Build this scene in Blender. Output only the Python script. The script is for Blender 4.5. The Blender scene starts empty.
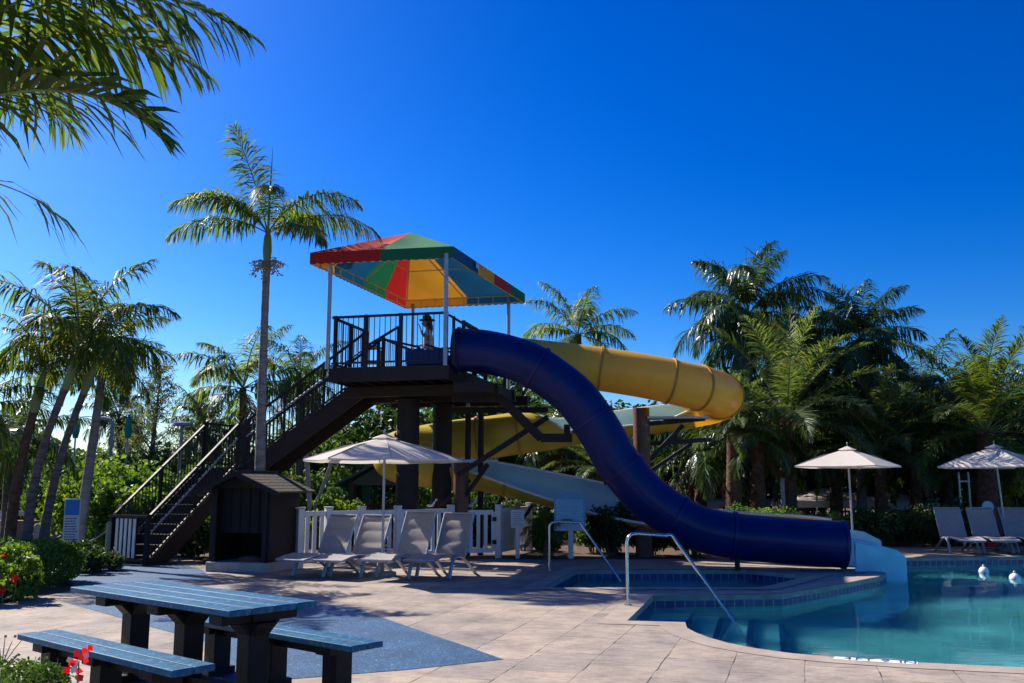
import bpy, math, random
import numpy as np
from mathutils import Vector, Matrix
from mathutils.geometry import tessellate_polygon
R = math.radians
rnd = random.Random(7)
scene = bpy.context.scene
COL = scene.collection
rng = np.random.default_rng(11)

# ------------------------------------------------------------------ camera model (also used to turn sightings into places)
F, HY, CAMZ = 925.0, 485.0, 1.6
TH = math.atan((HY - 341.5) / F)
def ray(x, y):
    a = x - 512; v = 341.5 - y
    return Vector((a, F*math.cos(TH) - v*math.sin(TH), F*math.sin(TH) + v*math.cos(TH)))
def G(x, y, z=0.0):
    d = ray(x, y); p = d*((z-CAMZ)/d.z); return Vector((p.x, p.y, z))
def A(x, y, Y):
    d = ray(x, y); p = d*(Y/d.y); return Vector((p.x, p.y, p.z+CAMZ))

# ------------------------------------------------------------------ materials
def newmat(name):
    m = bpy.data.materials.new(name); m.use_nodes = True
    nt = m.node_tree; nt.nodes.clear()
    out = nt.nodes.new('ShaderNodeOutputMaterial')
    return m, nt, out
def N(nt, t, **kw):
    n = nt.nodes.new(t)
    for k, v in kw.items():
        if k in n.inputs.keys(): n.inputs[k].default_value = v
        else: setattr(n, k, v)
    return n
def ramp(nt, fac, cols):
    r = nt.nodes.new('ShaderNodeValToRGB')
    e = r.color_ramp.elements
    while len(e) < len(cols): e.new(0.5)
    for i, (p, c) in enumerate(cols):
        e[i].position = p; e[i].color = (*c, 1)
    nt.links.new(fac, r.inputs[0]); return r.outputs[0]
def mat(name, c, rough=0.6, var=0.12, vscale=6, bump=0.0, bscale=40, metal=0, coat=0, spec=0.4, c2=None, transl=0, dirt=0.0, dirtc=(0.05,0.04,0.03), stretch=(1,1,1)):
    m, nt, out = newmat(name)
    L = nt.links.new
    tc = N(nt, 'ShaderNodeTexCoord')
    mp = N(nt, 'ShaderNodeMapping'); mp.inputs['Scale'].default_value = stretch
    L(tc.outputs['Object'], mp.inputs[0])
    n1 = N(nt, 'ShaderNodeTexNoise', Scale=vscale, Detail=5.0, Roughness=0.6); L(mp.outputs[0], n1.inputs['Vector'])
    ca = tuple(max(0, x*(1-var)) for x in c); cb = c2 or tuple(min(1, x*(1+var)) for x in c)
    col = ramp(nt, n1.outputs[0], [(0.3, ca), (0.7, cb)])
    if dirt:
        n3 = N(nt, 'ShaderNodeTexNoise', Scale=vscale*0.45, Detail=8.0, Roughness=0.7); L(mp.outputs[0], n3.inputs['Vector'])
        mk = ramp(nt, n3.outputs[0], [(0.5, (0,0,0)), (0.72, (dirt,dirt,dirt))])
        mx = N(nt, 'ShaderNodeMix', data_type='RGBA'); L(mk, mx.inputs[0]); L(col, mx.inputs[6]); mx.inputs[7].default_value = (*dirtc, 1)
        col = mx.outputs[2]
    b = N(nt, 'ShaderNodeBsdfPrincipled', Metallic=metal)
    b.inputs['Specular IOR Level'].default_value = spec
    b.inputs['Coat Weight'].default_value = coat
    b.inputs['Coat Roughness'].default_value = 0.12
    rr = N(nt, 'ShaderNodeMapRange'); L(n1.outputs[0], rr.inputs[0]); rr.inputs[3].default_value = max(0.02, rough-0.1); rr.inputs[4].default_value = min(1, rough+0.1)
    L(rr.outputs[0], b.inputs['Roughness'])
    L(col, b.inputs['Base Color'])
    if bump:
        n2 = N(nt, 'ShaderNodeTexNoise', Scale=bscale, Detail=6.0); L(mp.outputs[0], n2.inputs['Vector'])
        bp = N(nt, 'ShaderNodeBump', Strength=bump, Distance=0.02); L(n2.outputs[0], bp.inputs['Height']); L(bp.outputs[0], b.inputs['Normal'])
    sh = b.outputs[0]
    if transl:
        t = N(nt, 'ShaderNodeBsdfTranslucent'); L(col, t.inputs[0])
        ms = N(nt, 'ShaderNodeMixShader'); ms.inputs[0].default_value = transl; L(sh, ms.inputs[1]); L(t.outputs[0], ms.inputs[2]); sh = ms.outputs[0]
    L(sh, out.inputs[0]); return m

def leafmat(name, c1, c2, c3=None, rough=0.5, transl=0.42, tcol=None, tint=1.6):
    """leaf: colour varies leaf by leaf"""
    m, nt, out = newmat(name); L = nt.links.new
    g = N(nt, 'ShaderNodeNewGeometry')
    oi = N(nt, 'ShaderNodeObjectInfo')
    cols = [(0.0, c1), (0.75, c2)]
    cols.append((1.0, c3 or c2))
    col = ramp(nt, g.outputs['Random Per Island'], cols)
    hs = N(nt, 'ShaderNodeHueSaturation')
    mr = N(nt, 'ShaderNodeMapRange'); L(oi.outputs['Random'], mr.inputs[0]); mr.inputs[3].default_value = 0.8; mr.inputs[4].default_value = 1.2
    L(mr.outputs[0], hs.inputs['Value']); L(col, hs.inputs['Color'])
    b = N(nt, 'ShaderNodeBsdfPrincipled', Roughness=rough); L(hs.outputs[0], b.inputs['Base Color'])
    b.inputs['Specular IOR Level'].default_value = 0.28
    t = N(nt, 'ShaderNodeBsdfTranslucent')
    mu = N(nt, 'ShaderNodeMix', data_type='RGBA', blend_type='MULTIPLY'); mu.inputs[0].default_value = 1
    L(hs.outputs[0], mu.inputs[6]); mu.inputs[7].default_value = (*(tcol or (1.5*tint, 1.35*tint, 0.5*tint)), 1)
    L(mu.outputs[2], t.inputs[0])
    ms = N(nt, 'ShaderNodeMixShader'); ms.inputs[0].default_value = transl; L(b.outputs[0], ms.inputs[1]); L(t.outputs[0], ms.inputs[2])
    L(ms.outputs[0], out.inputs[0]); return m

M = {}
def deck_material():
    m, nt, out = newmat('paving'); L = nt.links.new
    tc = N(nt, 'ShaderNodeTexCoord')
    mp = N(nt, 'ShaderNodeMapping'); mp.inputs['Rotation'].default_value = (0, 0, R(107)); L(tc.outputs['Object'], mp.inputs[0])
    wob = N(nt, 'ShaderNodeTexNoise', Scale=2.2, Detail=3.0); L(mp.outputs[0], wob.inputs['Vector'])
    sc = N(nt, 'ShaderNodeVectorMath', operation='SCALE'); L(wob.outputs[1], sc.inputs[0]); sc.inputs['Scale'].default_value = 0.03
    ad = N(nt, 'ShaderNodeVectorMath', operation='ADD'); L(mp.outputs[0], ad.inputs[0]); L(sc.outputs[0], ad.inputs[1])
    br = N(nt, 'ShaderNodeTexBrick'); L(ad.outputs[0], br.inputs['Vector'])
    br.inputs['Scale'].default_value = 1.0; br.inputs['Brick Width'].default_value = 0.95; br.inputs['Row Height'].default_value = 0.62
    br.inputs['Mortar Size'].default_value = 0.008; br.inputs['Mortar Smooth'].default_value = 0.5
    br.inputs['Color1'].default_value = (0.39, 0.33, 0.27, 1); br.inputs['Color2'].default_value = (0.30, 0.265, 0.235, 1); br.inputs['Mortar'].default_value = (0.30,0.245,0.20,1)
    n = N(nt, 'ShaderNodeTexNoise', Scale=1.7, Detail=10.0, Roughness=0.72); L(tc.outputs['Object'], n.inputs['Vector'])
    c2 = ramp(nt, n.outputs[0], [(0.30, (0.55,0.53,0.54)), (0.5,(0.95,0.94,0.94)), (0.72, (1.35,1.26,1.15))])
    mx = N(nt, 'ShaderNodeMix', data_type='RGBA', blend_type='MULTIPLY'); mx.inputs[0].default_value = 1; L(br.outputs[0], mx.inputs[6]); L(c2, mx.inputs[7])
    # fine split-stone streaks
    mp2 = N(nt, 'ShaderNodeMapping'); mp2.inputs['Scale'].default_value = (6, 30, 1); mp2.inputs['Rotation'].default_value = (0,0,R(-12)); L(tc.outputs['Object'], mp2.inputs[0])
    n4 = N(nt, 'ShaderNodeTexNoise', Scale=1.0, Detail=7.0, Roughness=0.7); L(mp2.outputs[0], n4.inputs['Vector'])
    c4 = ramp(nt, n4.outputs[0], [(0.3, (0.50,0.48,0.49)), (0.46,(0.95,0.93,0.93)), (0.7,(1.2,1.16,1.12))])
    mx2 = N(nt, 'ShaderNodeMix', data_type='RGBA', blend_type='MULTIPLY'); mx2.inputs[0].default_value = 1; L(mx.outputs[2], mx2.inputs[6]); L(c4, mx2.inputs[7])
    n6 = N(nt, 'ShaderNodeTexNoise', Scale=38.0, Detail=6.0, Roughness=0.75); L(tc.outputs['Object'], n6.inputs['Vector'])
    c6 = ramp(nt, n6.outputs[0], [(0.34, (0.62,0.60,0.60)), (0.47,(1,1,1)), (0.7,(1.08,1.08,1.06))])
    mx6 = N(nt, 'ShaderNodeMix', data_type='RGBA', blend_type='MULTIPLY'); mx6.inputs[0].default_value = 0.8; L(mx2.outputs[2], mx6.inputs[6]); L(c6, mx6.inputs[7])
    mx2 = mx6
    # sparse dark chips along joints
    n5 = N(nt, 'ShaderNodeTexNoise', Scale=3.1, Detail=4.0); L(tc.outputs['Object'], n5.inputs['Vector'])
    gate = N(nt, 'ShaderNodeMath', operation='MULTIPLY'); L(br.outputs['Fac'], gate.inputs[0])
    g5 = ramp(nt, n5.outputs[0], [(0.49,(0,0,0)), (0.58,(0.9,0.9,0.9))]); L(g5, gate.inputs[1])
    mx3 = N(nt, 'ShaderNodeMix', data_type='RGBA'); L(gate.outputs[0], mx3.inputs[0]); L(mx2.outputs[2], mx3.inputs[6]); mx3.inputs[7].default_value = (0.04,0.035,0.03,1)
    b = N(nt, 'ShaderNodeBsdfPrincipled', Roughness=0.75); L(mx3.outputs[2], b.inputs['Base Color'])
    b.inputs['Specular IOR Level'].default_value = 0.3
    hsub = N(nt, 'ShaderNodeMath', operation='MULTIPLY_ADD'); L(br.outputs['Fac'], hsub.inputs[0]); hsub.inputs[1].default_value = -0.6; L(n4.outputs[0], hsub.inputs[2])
    bp = N(nt, 'ShaderNodeBump', Strength=0.5, Distance=0.012); L(hsub.outputs[0], bp.inputs['Height']); L(bp.outputs[0], b.inputs['Normal'])
    L(b.outputs[0], out.inputs[0]); return m
M['deck'] = deck_material()
def tile_mat(name, c1, c2, mortar, w, h):
    m, nt, out = newmat(name); L = nt.links.new
    uv = N(nt, 'ShaderNodeUVMap')
    br = N(nt, 'ShaderNodeTexBrick', offset=0.0); L(uv.outputs[0], br.inputs['Vector'])
    br.inputs['Scale'].default_value = 1.0; br.inputs['Brick Width'].default_value = w; br.inputs['Row Height'].default_value = h
    br.inputs['Mortar Size'].default_value = 0.008
    br.inputs['Color1'].default_value = (*c1,1); br.inputs['Color2'].default_value = (*c2,1); br.inputs['Mortar'].default_value = (*mortar,1)
    b = N(nt, 'ShaderNodeBsdfPrincipled', Roughness=0.2); L(br.outputs[0], b.inputs['Base Color']); L(b.outputs[0], out.inputs[0]); return m
M['tile'] = tile_mat('waterline_tile', (0.012,0.03,0.12), (0.02,0.06,0.19), (0.25,0.3,0.33), 0.15, 0.3)
M['coping'] = mat('coping', (0.36,0.29,0.235), 0.75, 0.2, 3, 0.3, 30, dirt=0.4, dirtc=(0.17,0.15,0.13))
M['copingface'] = mat('coping_face', (0.34,0.33,0.27), 0.75, 0.2, 5, 0.3, 30, dirt=0.4)
M['plaster'] = mat('pool_plaster', (0.26,0.82,0.88), 0.6, 0.3, 0.8)
M['step_strip'] = mat('step_tile', (0.01,0.04,0.25), 0.3, 0.2, 8)
def water_material():
    m, nt, out = newmat('water'); L = nt.links.new
    tc = N(nt, 'ShaderNodeTexCoord')
    mp = N(nt, 'ShaderNodeMapping'); mp.inputs['Scale'].default_value = (0.8, 1.5, 1); L(tc.outputs['Object'], mp.inputs[0])
    fr = N(nt, 'ShaderNodeFresnel', IOR=1.33)
    mf_ = N(nt, 'ShaderNodeMath', operation='MULTIPLY'); L(fr.outputs[0], mf_.inputs[0]); mf_.inputs[1].default_value = 0.85
    n1 = N(nt, 'ShaderNodeTexNoise', Scale=2.2, Detail=3.0, Roughness=0.55, Distortion=0.8); L(mp.outputs[0], n1.inputs['Vector'])
    bp = N(nt, 'ShaderNodeBump', Strength=0.05, Distance=0.03); L(n1.outputs[0], bp.inputs['Height'])
    gl = N(nt, 'ShaderNodeBsdfGlossy', Roughness=0.0); L(bp.outputs[0], gl.inputs['Normal'])
    tr = N(nt, 'ShaderNodeBsdfRefraction', Roughness=0.0, IOR=1.33); L(bp.outputs[0], tr.inputs['Normal']); tr.inputs[0].default_value = (0.72,0.96,0.97,1)
    tt = N(nt, 'ShaderNodeBsdfTransparent'); tt.inputs[0].default_value = (0.72,0.96,0.97,1)
    m0 = N(nt, 'ShaderNodeMixShader'); m0.inputs[0].default_value = 0.28; L(tr.outputs[0], m0.inputs[1]); L(tt.outputs[0], m0.inputs[2])
    ms = N(nt, 'ShaderNodeMixShader'); L(mf_.outputs[0], ms.inputs[0]); L(m0.outputs[0], ms.inputs[1]); L(gl.outputs[0], ms.inputs[2])
    L(ms.outputs[0], out.inputs[0]); return m
M['water'] = water_material()
def rubber():
    m, nt, out = newmat('blue_rubber'); L = nt.links.new
    tc = N(nt, 'ShaderNodeTexCoord')
    v = N(nt, 'ShaderNodeTexVoronoi', Scale=75.0); L(tc.outputs['Object'], v.inputs['Vector'])
    w = N(nt, 'ShaderNodeTexWhiteNoise'); L(v.outputs['Position'], w.inputs['Vector'])
    col = ramp(nt, w.outputs[0], [(0.0,(0.003,0.04,0.12)),(0.6,(0.006,0.075,0.19)),(0.84,(0.010,0.095,0.21)),(0.955,(0.06,0.18,0.27)),(1.0,(0.22,0.34,0.37))])
    n = N(nt, 'ShaderNodeTexNoise', Scale=1.6, Detail=6.0); L(tc.outputs['Object'], n.inputs['Vector'])
    cc = ramp(nt, n.outputs[0], [(0.3,(0.6,0.6,0.65)),(0.7,(1.15,1.15,1.15))])
    mx = N(nt, 'ShaderNodeMix', data_type='RGBA', blend_type='MULTIPLY'); mx.inputs[0].default_value = 1; L(col, mx.inputs[6]); L(cc, mx.inputs[7])
    b = N(nt, 'ShaderNodeBsdfPrincipled', Roughness=0.7); L(mx.outputs[2], b.inputs['Base Color'])
    bp = N(nt, 'ShaderNodeBump', Strength=0.5, Distance=0.004); L(v.outputs['Distance'], bp.inputs['Height']); L(bp.outputs[0], b.inputs['Normal'])
    L(b.outputs[0], out.inputs[0]); return m
M['rubber'] = rubber()
M['soil'] = mat('soil', (0.09,0.07,0.045), 0.95, 0.4, 8, 0.8, 60, c2=(0.16,0.12,0.07))
M['mulch'] = mat('mulch', (0.10,0.055,0.035), 0.95, 0.5, 25, 1.0, 90, c2=(0.20,0.13,0.09))
M['blue_fg'] = mat('blue_fibreglass', (0.002,0.011,0.095), 0.42, 0.12, 1.6, 0.04, 3, coat=0.06, spec=0.3, c2=(0.003,0.017,0.125), dirt=0.25, dirtc=(0.012,0.03,0.17))
M['yellow_fg'] = mat('yellow_fibreglass', (0.95,0.68,0.09), 0.34, 0.08, 1.2, 0.04, 3, coat=0.15, c2=(0.97,0.72,0.12), transl=0.48, dirt=0.2, dirtc=(0.75,0.5,0.12))
M['yellow_ring'] = mat('yellow_flange', (0.50,0.25,0.03), 0.45, 0.15, 5)
M['blue_ring'] = mat('blue_flange', (0.007,0.012,0.12), 0.4, 0.15, 5)
M['gel'] = mat('pale_gelcoat', (0.42,0.60,0.60), 0.35, 0.1, 1.5, dirt=0.25, dirtc=(0.25,0.33,0.33))
M['rim'] = mat('white_rim', (0.75,0.74,0.70), 0.4, 0.08, 4)
M['cyan'] = mat('cyan_gelcoat', (0.25,0.58,0.74), 0.35, 0.1, 2, 0.03, 3, dirt=0.3, dirtc=(0.3,0.45,0.5))
M['brown'] = mat('dark_brown_steel', (0.024,0.016,0.014), 0.6, 0.25, 3, 0.1, 20, dirt=0.5, dirtc=(0.045,0.034,0.028), spec=0.3)
M['wood'] = mat('stained_wood', (0.030,0.018,0.013), 0.7, 0.35, 4, 0.3, 30, stretch=(1,1,6))
M['redwood'] = mat('red_brown_post', (0.13,0.06,0.035), 0.55, 0.3, 6, 0.15, 20)
M['rail'] = mat('dark_railing', (0.020,0.017,0.018), 0.62, 0.2, 5)
M['pole'] = mat('pale_pole', (0.38,0.38,0.40), 0.35, 0.1, 4, metal=0.3)
M['steel'] = mat('stainless', (0.62,0.60,0.57), 0.2, 0.08, 10, metal=1.0)
M['alum'] = mat('grey_aluminium', (0.33,0.36,0.42), 0.4, 0.12, 8, metal=0.4)
M['sling'] = mat('sling_fabric', (0.30,0.275,0.26), 0.85, 0.1, 14, 0.3, 160)
M['white'] = mat('white_vinyl', (0.74,0.73,0.71), 0.5, 0.08, 3, dirt=0.35, dirtc=(0.45,0.42,0.36))
M['umbr'] = mat('umbrella_canvas', (0.80,0.73,0.65), 0.9, 0.05, 3, 0.15, 60, transl=0.38)
M['tablew'] = None
def plank_mat():
    m, nt, out = newmat('blue_recycled_plank'); L = nt.links.new
    tc = N(nt, 'ShaderNodeTexCoord')
    mp = N(nt, 'ShaderNodeMapping'); mp.inputs['Scale'].default_value = (2.2, 18, 10); L(tc.outputs['Object'], mp.inputs[0])
    n = N(nt, 'ShaderNodeTexNoise', Scale=2.2, Detail=8.0, Roughness=0.7); L(mp.outputs[0], n.inputs['Vector'])
    n2 = N(nt, 'ShaderNodeTexNoise', Scale=26.0, Detail=8.0, Roughness=0.8); L(tc.outputs['Object'], n2.inputs['Vector'])
    c = ramp(nt, n.outputs[0], [(0.3,(0.002,0.05,0.11)),(0.55,(0.003,0.09,0.19)),(0.75,(0.015,0.14,0.25))])
    k = ramp(nt, n2.outputs[0], [(0.52,(0,0,0)),(0.62,(0.6,0.6,0.6))])
    mx = N(nt, 'ShaderNodeMix', data_type='RGBA'); L(k, mx.inputs[0]); L(c, mx.inputs[6]); mx.inputs[7].default_value = (0.13,0.32,0.48,1)
    b = N(nt, 'ShaderNodeBsdfPrincipled'); b.inputs['Specular IOR Level'].default_value = 0.25; L(mx.outputs[2], b.inputs['Base Color'])
    rr = N(nt, 'ShaderNodeMapRange'); L(n2.outputs[0], rr.inputs[0]); rr.inputs[3].default_value = 0.35; rr.inputs[4].default_value = 0.75; L(rr.outputs[0], b.inputs['Roughness'])
    bp = N(nt, 'ShaderNodeBump', Strength=0.35, Distance=0.004); L(n.outputs[0], bp.inputs['Height']); L(bp.outputs[0], b.inputs['Normal'])
    L(b.outputs[0], out.inputs[0]); return m
M['plank'] = plank_mat()
M['black'] = mat('black_plastic_lumber', (0.009,0.0085,0.009), 0.6, 0.3, 10, 0.4, 60, spec=0.25)
M['trunk'] = mat('palm_trunk', (0.10,0.08,0.07), 0.95, 0.35, 5, 0.9, 14, stretch=(1,1,5), c2=(0.20,0.165,0.14), spec=0.15)
M['rtrunk'] = mat('royal_trunk', (0.19,0.175,0.165), 0.9, 0.25, 4, 0.5, 10, stretch=(1,1,4), c2=(0.30,0.28,0.26), spec=0.15)
M['dtrunk'] = mat('fibrous_trunk', (0.09,0.045,0.03), 0.95, 0.5, 9, 1.0, 18, c2=(0.16,0.085,0.05))
M['shaft'] = mat('green_crownshaft', (0.16,0.22,0.07), 0.45, 0.25, 3, stretch=(1,1,0.3))
M['bark'] = mat('bark', (0.15,0.12,0.09), 0.9, 0.35, 8, 0.8, 25, stretch=(1,1,0.3))
M['frond'] = leafmat('palm_leaflets', (0.041,0.090,0.020), (0.087,0.152,0.032), (0.203,0.217,0.065))
M['frondy'] = leafmat('yellowgreen_leaflets', (0.045,0.090,0.016), (0.090,0.144,0.027), (0.180,0.180,0.045))  # yellow-green foliage, the leaflets' own colour
M['frondd'] = leafmat('dark_leaflets', (0.026,0.061,0.020), (0.051,0.102,0.029), (0.116,0.145,0.043), rough=0.3, transl=0.25)
M['frondg'] = leafmat('greygreen_leaflets', (0.047,0.089,0.031), (0.094,0.141,0.052), (0.177,0.198,0.084))
M['deadf'] = leafmat('dry_leaflets', (0.16,0.10,0.05), (0.25,0.18,0.10), None, tcol=(1.3,1,0.7))
M['leaf'] = leafmat('shrub_leaves', (0.036,0.090,0.023), (0.072,0.152,0.032), (0.145,0.217,0.051), transl=0.3)
M['leafy'] = leafmat('bright_shrub_leaves', (0.058,0.128,0.021), (0.116,0.209,0.034), (0.209,0.278,0.058), transl=0.4)
M['leafd'] = leafmat('dark_shrub_leaves', (0.022,0.055,0.017), (0.041,0.087,0.026), (0.072,0.116,0.036), transl=0.25)
M['needle'] = leafmat('grey_needles', (0.06,0.085,0.045), (0.10,0.13,0.07), None, rough=0.7)
M['yleaf'] = leafmat('yellow_leaves', (0.22,0.20,0.03), (0.38,0.34,0.05), None)
M['red'] = leafmat('red_petals', (0.45,0.012,0.012), (0.65,0.03,0.03), None, tcol=(1.6,0.6,0.6))
M['orangep'] = leafmat('orange_petals', (0.5,0.2,0.02), (0.7,0.3,0.03), None, tcol=(1.4,1,0.6))
M['seed'] = mat('flower_stalk', (0.30,0.27,0.20), 0.8, 0.3, 9)
def fab(n, c): M[n] = mat('canvas_'+n, c, 0.85, 0.08, 2.0, 0.12, 70, transl=0.2)
fab('c_red', (0.50,0.022,0.02)); fab('c_green', (0.015,0.17,0.07)); fab('c_yellow', (0.78,0.36,0.03)); fab('c_blue', (0.01,0.11,0.24))
M['frame'] = mat('pale_yellow_pipe', (0.80,0.70,0.50), 0.4, 0.1, 4)
M['shingle'] = mat('shingles', (0.075,0.065,0.05), 0.9, 0.4, 14, 0.8, 40, c2=(0.13,0.11,0.085))
M['shed'] = mat('brown_boards', (0.016,0.009,0.008), 0.65, 0.3, 4, 0.3, 30, stretch=(8,8,1))
M['plinth'] = mat('pale_plinth', (0.42,0.40,0.37), 0.85, 0.2, 6, 0.3, 30)
M['skin'] = mat('skin', (0.42,0.23,0.15), 0.5, 0.08, 10)
M['shirt'] = mat('grey_shirt', (0.50,0.48,0.46), 0.85, 0.1, 12)
M['trousers'] = mat('dark_shorts', (0.03,0.035,0.05), 0.85, 0.1, 12)
M['hat'] = mat('dark_hat', (0.03,0.022,0.02), 0.8, 0.1, 12)
M['hair'] = mat('brown_hair', (0.07,0.03,0.018), 0.5, 0.3, 30)
M['oldwood'] = mat('weathered_wood', (0.33,0.28,0.23), 0.8, 0.25, 6, 0.3, 30, stretch=(1,1,5))
M['signblue'] = mat('sign_blue', (0.15,0.42,0.62), 0.4, 0.1, 3)
M['signpale'] = mat('sign_pale', (0.30,0.60,0.74), 0.4, 0.08, 5)
M['signwhite'] = mat('sign_white', (0.55,0.60,0.64), 0.45, 0.08, 5)
M['inks'] = mat('sign_ink', (0.20,0.46,0.61), 0.6, 0.1, 3)
M['ink'] = mat('ink', (0.02,0.06,0.16), 0.6, 0.1, 3)
M['grey'] = mat('grey_paint', (0.30,0.31,0.32), 0.6, 0.1, 3)
M['tan'] = mat('tan_wall', (0.30,0.20,0.13), 0.85, 0.2, 5, 0.3, 30)
M['teal'] = mat('teal_cloth', (0.02,0.30,0.24), 0.7, 0.15, 3, transl=0.3)
M['slate'] = mat('blue_grey_roof', (0.04,0.075,0.10), 0.8, 0.2, 6)
M['bluebox'] = mat('bright_blue_plastic', (0.02,0.20,0.55), 0.5, 0.1, 3)
M['turq'] = mat('turquoise_plastic', (0.03,0.40,0.45), 0.5, 0.1, 3)
M['rope'] = mat('rope', (0.35,0.28,0.20), 0.9, 0.2, 60)
M['redp'] = mat('red_plastic', (0.5,0.03,0.02), 0.5, 0.1, 3)
M['float'] = mat('white_float', (0.75,0.80,0.85), 0.35, 0.05, 8)
M['terra'] = mat('terracotta', (0.30,0.12,0.07), 0.8, 0.2, 8)

# ------------------------------------------------------------------ builders
def tag(o, label=None, cat=None, group=None, kind=None):
    if label: o['label'] = label
    if cat: o['category'] = cat
    if group: o['group'] = group
    if kind: o['kind'] = kind
    return o
def thing(name, label, cat, loc=(0,0,0), group=None, rz=0):
    o = bpy.data.objects.new(name, None); COL.objects.link(o); o.location = loc; o.rotation_euler = (0,0,rz)
    o.empty_display_size = 0.2
    return tag(o, label, cat, group)
def rootloc(o):
    while o.parent: o = o.parent
    return Vector(o.location)
def linkmesh(name, me, parent=None, world=True):
    if parent is not None and world:
        me.transform(Matrix.Translation(-rootloc(parent)))
    o = bpy.data.objects.new(name, me); COL.objects.link(o)
    if parent is not None: o.parent = parent
    return o
class MB:
    def __init__(s): s.v = []; s.f = []; s.m = []; s.uv = None
    def add(s, vs, fs, mi=0):
        b = len(s.v); s.v += [tuple(v) for v in vs]; s.f += [tuple(b+i for i in f) for f in fs]; s.m += [mi]*len(fs); return s
    def box(s, c, d, rz=0, mi=0, rot=None):
        c = Vector(c); hx, hy, hz = d[0]/2, d[1]/2, d[2]/2
        q = (rot if rot is not None else Matrix.Rotation(rz, 3, 'Z'))
        vs = [c + q @ Vector((x*hx, y*hy, z*hz)) for z in (-1,1) for y in (-1,1) for x in (-1,1)]
        return s.add(vs, [(0,2,3,1),(4,5,7,6),(0,1,5,4),(2,6,7,3),(0,4,6,2),(1,3,7,5)], mi)
    def bar(s, a, b, w, h=None, mi=0):
        """rectangular bar from a to b: w across, h up"""
        a, b = Vector(a), Vector(b); h = h or w; t = (b-a); L = t.length; t.normalize()
        up = Vector((0,0,1)) if abs(t.z) < 0.98 else Vector((0,1,0))
        sd = t.cross(up).normalized(); u = sd.cross(t)
        q = Matrix((t, sd, u)).transposed()
        return s.box((a+b)/2, (L, w, h), rot=q, mi=mi)
    def tube(s, path, r, n=10, mi=0, caps=True):
        P = [Vector(p) for p in path]; k = len(P); rr = r if isinstance(r, (list,tuple)) else [r]*k
        b = len(s.v); ref = None
        for i, p in enumerate(P):
            t = (P[min(i+1,k-1)] - P[max(i-1,0)]).normalized()
            if ref is None:
                ref = Vector((0,0,1)) if abs(t.z) < 0.9 else Vector((1,0,0))
            sd = (ref - t*ref.dot(t)).normalized(); ref = sd
            u = t.cross(sd)
            for j in range(n):
                a = 2*math.pi*j/n; s.v.append(tuple(p + (sd*math.cos(a) + u*math.sin(a))*rr[i]))
        for i in range(k-1):
            for j in range(n):
                s.f.append((b+i*n+j, b+i*n+(j+1)%n, b+(i+1)*n+(j+1)%n, b+(i+1)*n+j)); s.m.append(mi)
        if caps:
            s.f.append(tuple(b+j for j in reversed(range(n)))); s.m.append(mi)
            s.f.append(tuple(b+(k-1)*n+j for j in range(n))); s.m.append(mi)
        return s
    def prism(s, pts, axis_vec, mi=0):
        """closed outline pts extruded by axis_vec"""
        P = [Vector(p) for p in pts]; d = Vector(axis_vec); n = len(P)
        return s.add(P + [p+d for p in P], [tuple(range(n))[::-1], tuple(range(n, 2*n))] + [(i,(i+1)%n,n+(i+1)%n,n+i) for i in range(n)], mi)
    def sphere(s, c, r, n=12, m=8, mi=0, sc=(1,1,1)):
        c = Vector(c); b = len(s.v)
        s.v.append(tuple(c+Vector((0,0,r*sc[2]))))
        for i in range(1, m):
            a = math.pi*i/m
            for j in range(n):
                t = 2*math.pi*j/n; s.v.append((c.x+r*sc[0]*math.sin(a)*math.cos(t), c.y+r*sc[1]*math.sin(a)*math.sin(t), c.z+r*sc[2]*math.cos(a)))
        s.v.append(tuple(c-Vector((0,0,r*sc[2])))); e = len(s.v)-1
        for j in range(n):
            s.f.append((b, b+1+j, b+1+(j+1)%n)); s.m.append(mi)
            s.f.append((e, e-n+(j+1)%n, e-n+j)); s.m.append(mi)
            for i in range(m-2):
                q = b+1+i*n; s.f.append((q+j, q+n+j, q+n+(j+1)%n, q+(j+1)%n)); s.m.append(mi)
        return s
    def build(s, name, mats, parent=None, bevel=0, smooth=True, world=True, angle=35):
        me = bpy.data.meshes.new(name); me.from_pydata(s.v, [], s.f)
        for m in (mats if isinstance(mats, (list,tuple)) else [mats]): me.materials.append(m)
        me.polygons.foreach_set('material_index', s.m)
        if smooth:
            me.polygons.foreach_set('use_smooth', [True]*len(s.f)); me.set_sharp_from_angle(angle=R(angle))
        me.validate(); me.update()
        o = linkmesh(name, me, parent, world)
        if bevel:
            bv = o.modifiers.new('b', 'BEVEL'); bv.width = bevel; bv.segments = 2; bv.limit_method = 'ANGLE'; bv.angle_limit = R(40)
        return o
def flat(name, polys, z, m, holes=(), kind='structure', parent=None):
    """horizontal sheet: outline with holes"""
    loops = [[Vector((p[0],p[1],0)) for p in polys]] + [[Vector((p[0],p[1],0)) for p in h] for h in holes]
    tri = tessellate_polygon(loops)
    vs = [(v.x, v.y, z) for l in loops for v in l]
    fs = []
    for t in tri:
        a, b, c = [Vector(vs[i]) for i in t]
        fs.append(tuple(t) if (b-a).cross(c-a).z > 0 else tuple(reversed(t)))
    mb = MB(); mb.add(vs, fs)
    o = mb.build(name, m, parent, smooth=False)
    if kind: o['kind'] = kind
    return o
def copy_tree(o, parent=None):
    c = o.copy(); COL.objects.link(c)
    if parent: c.parent = parent
    for ch in [x for x in COL.objects if x.parent == o]: copy_tree(ch, c)
    return c
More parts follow.
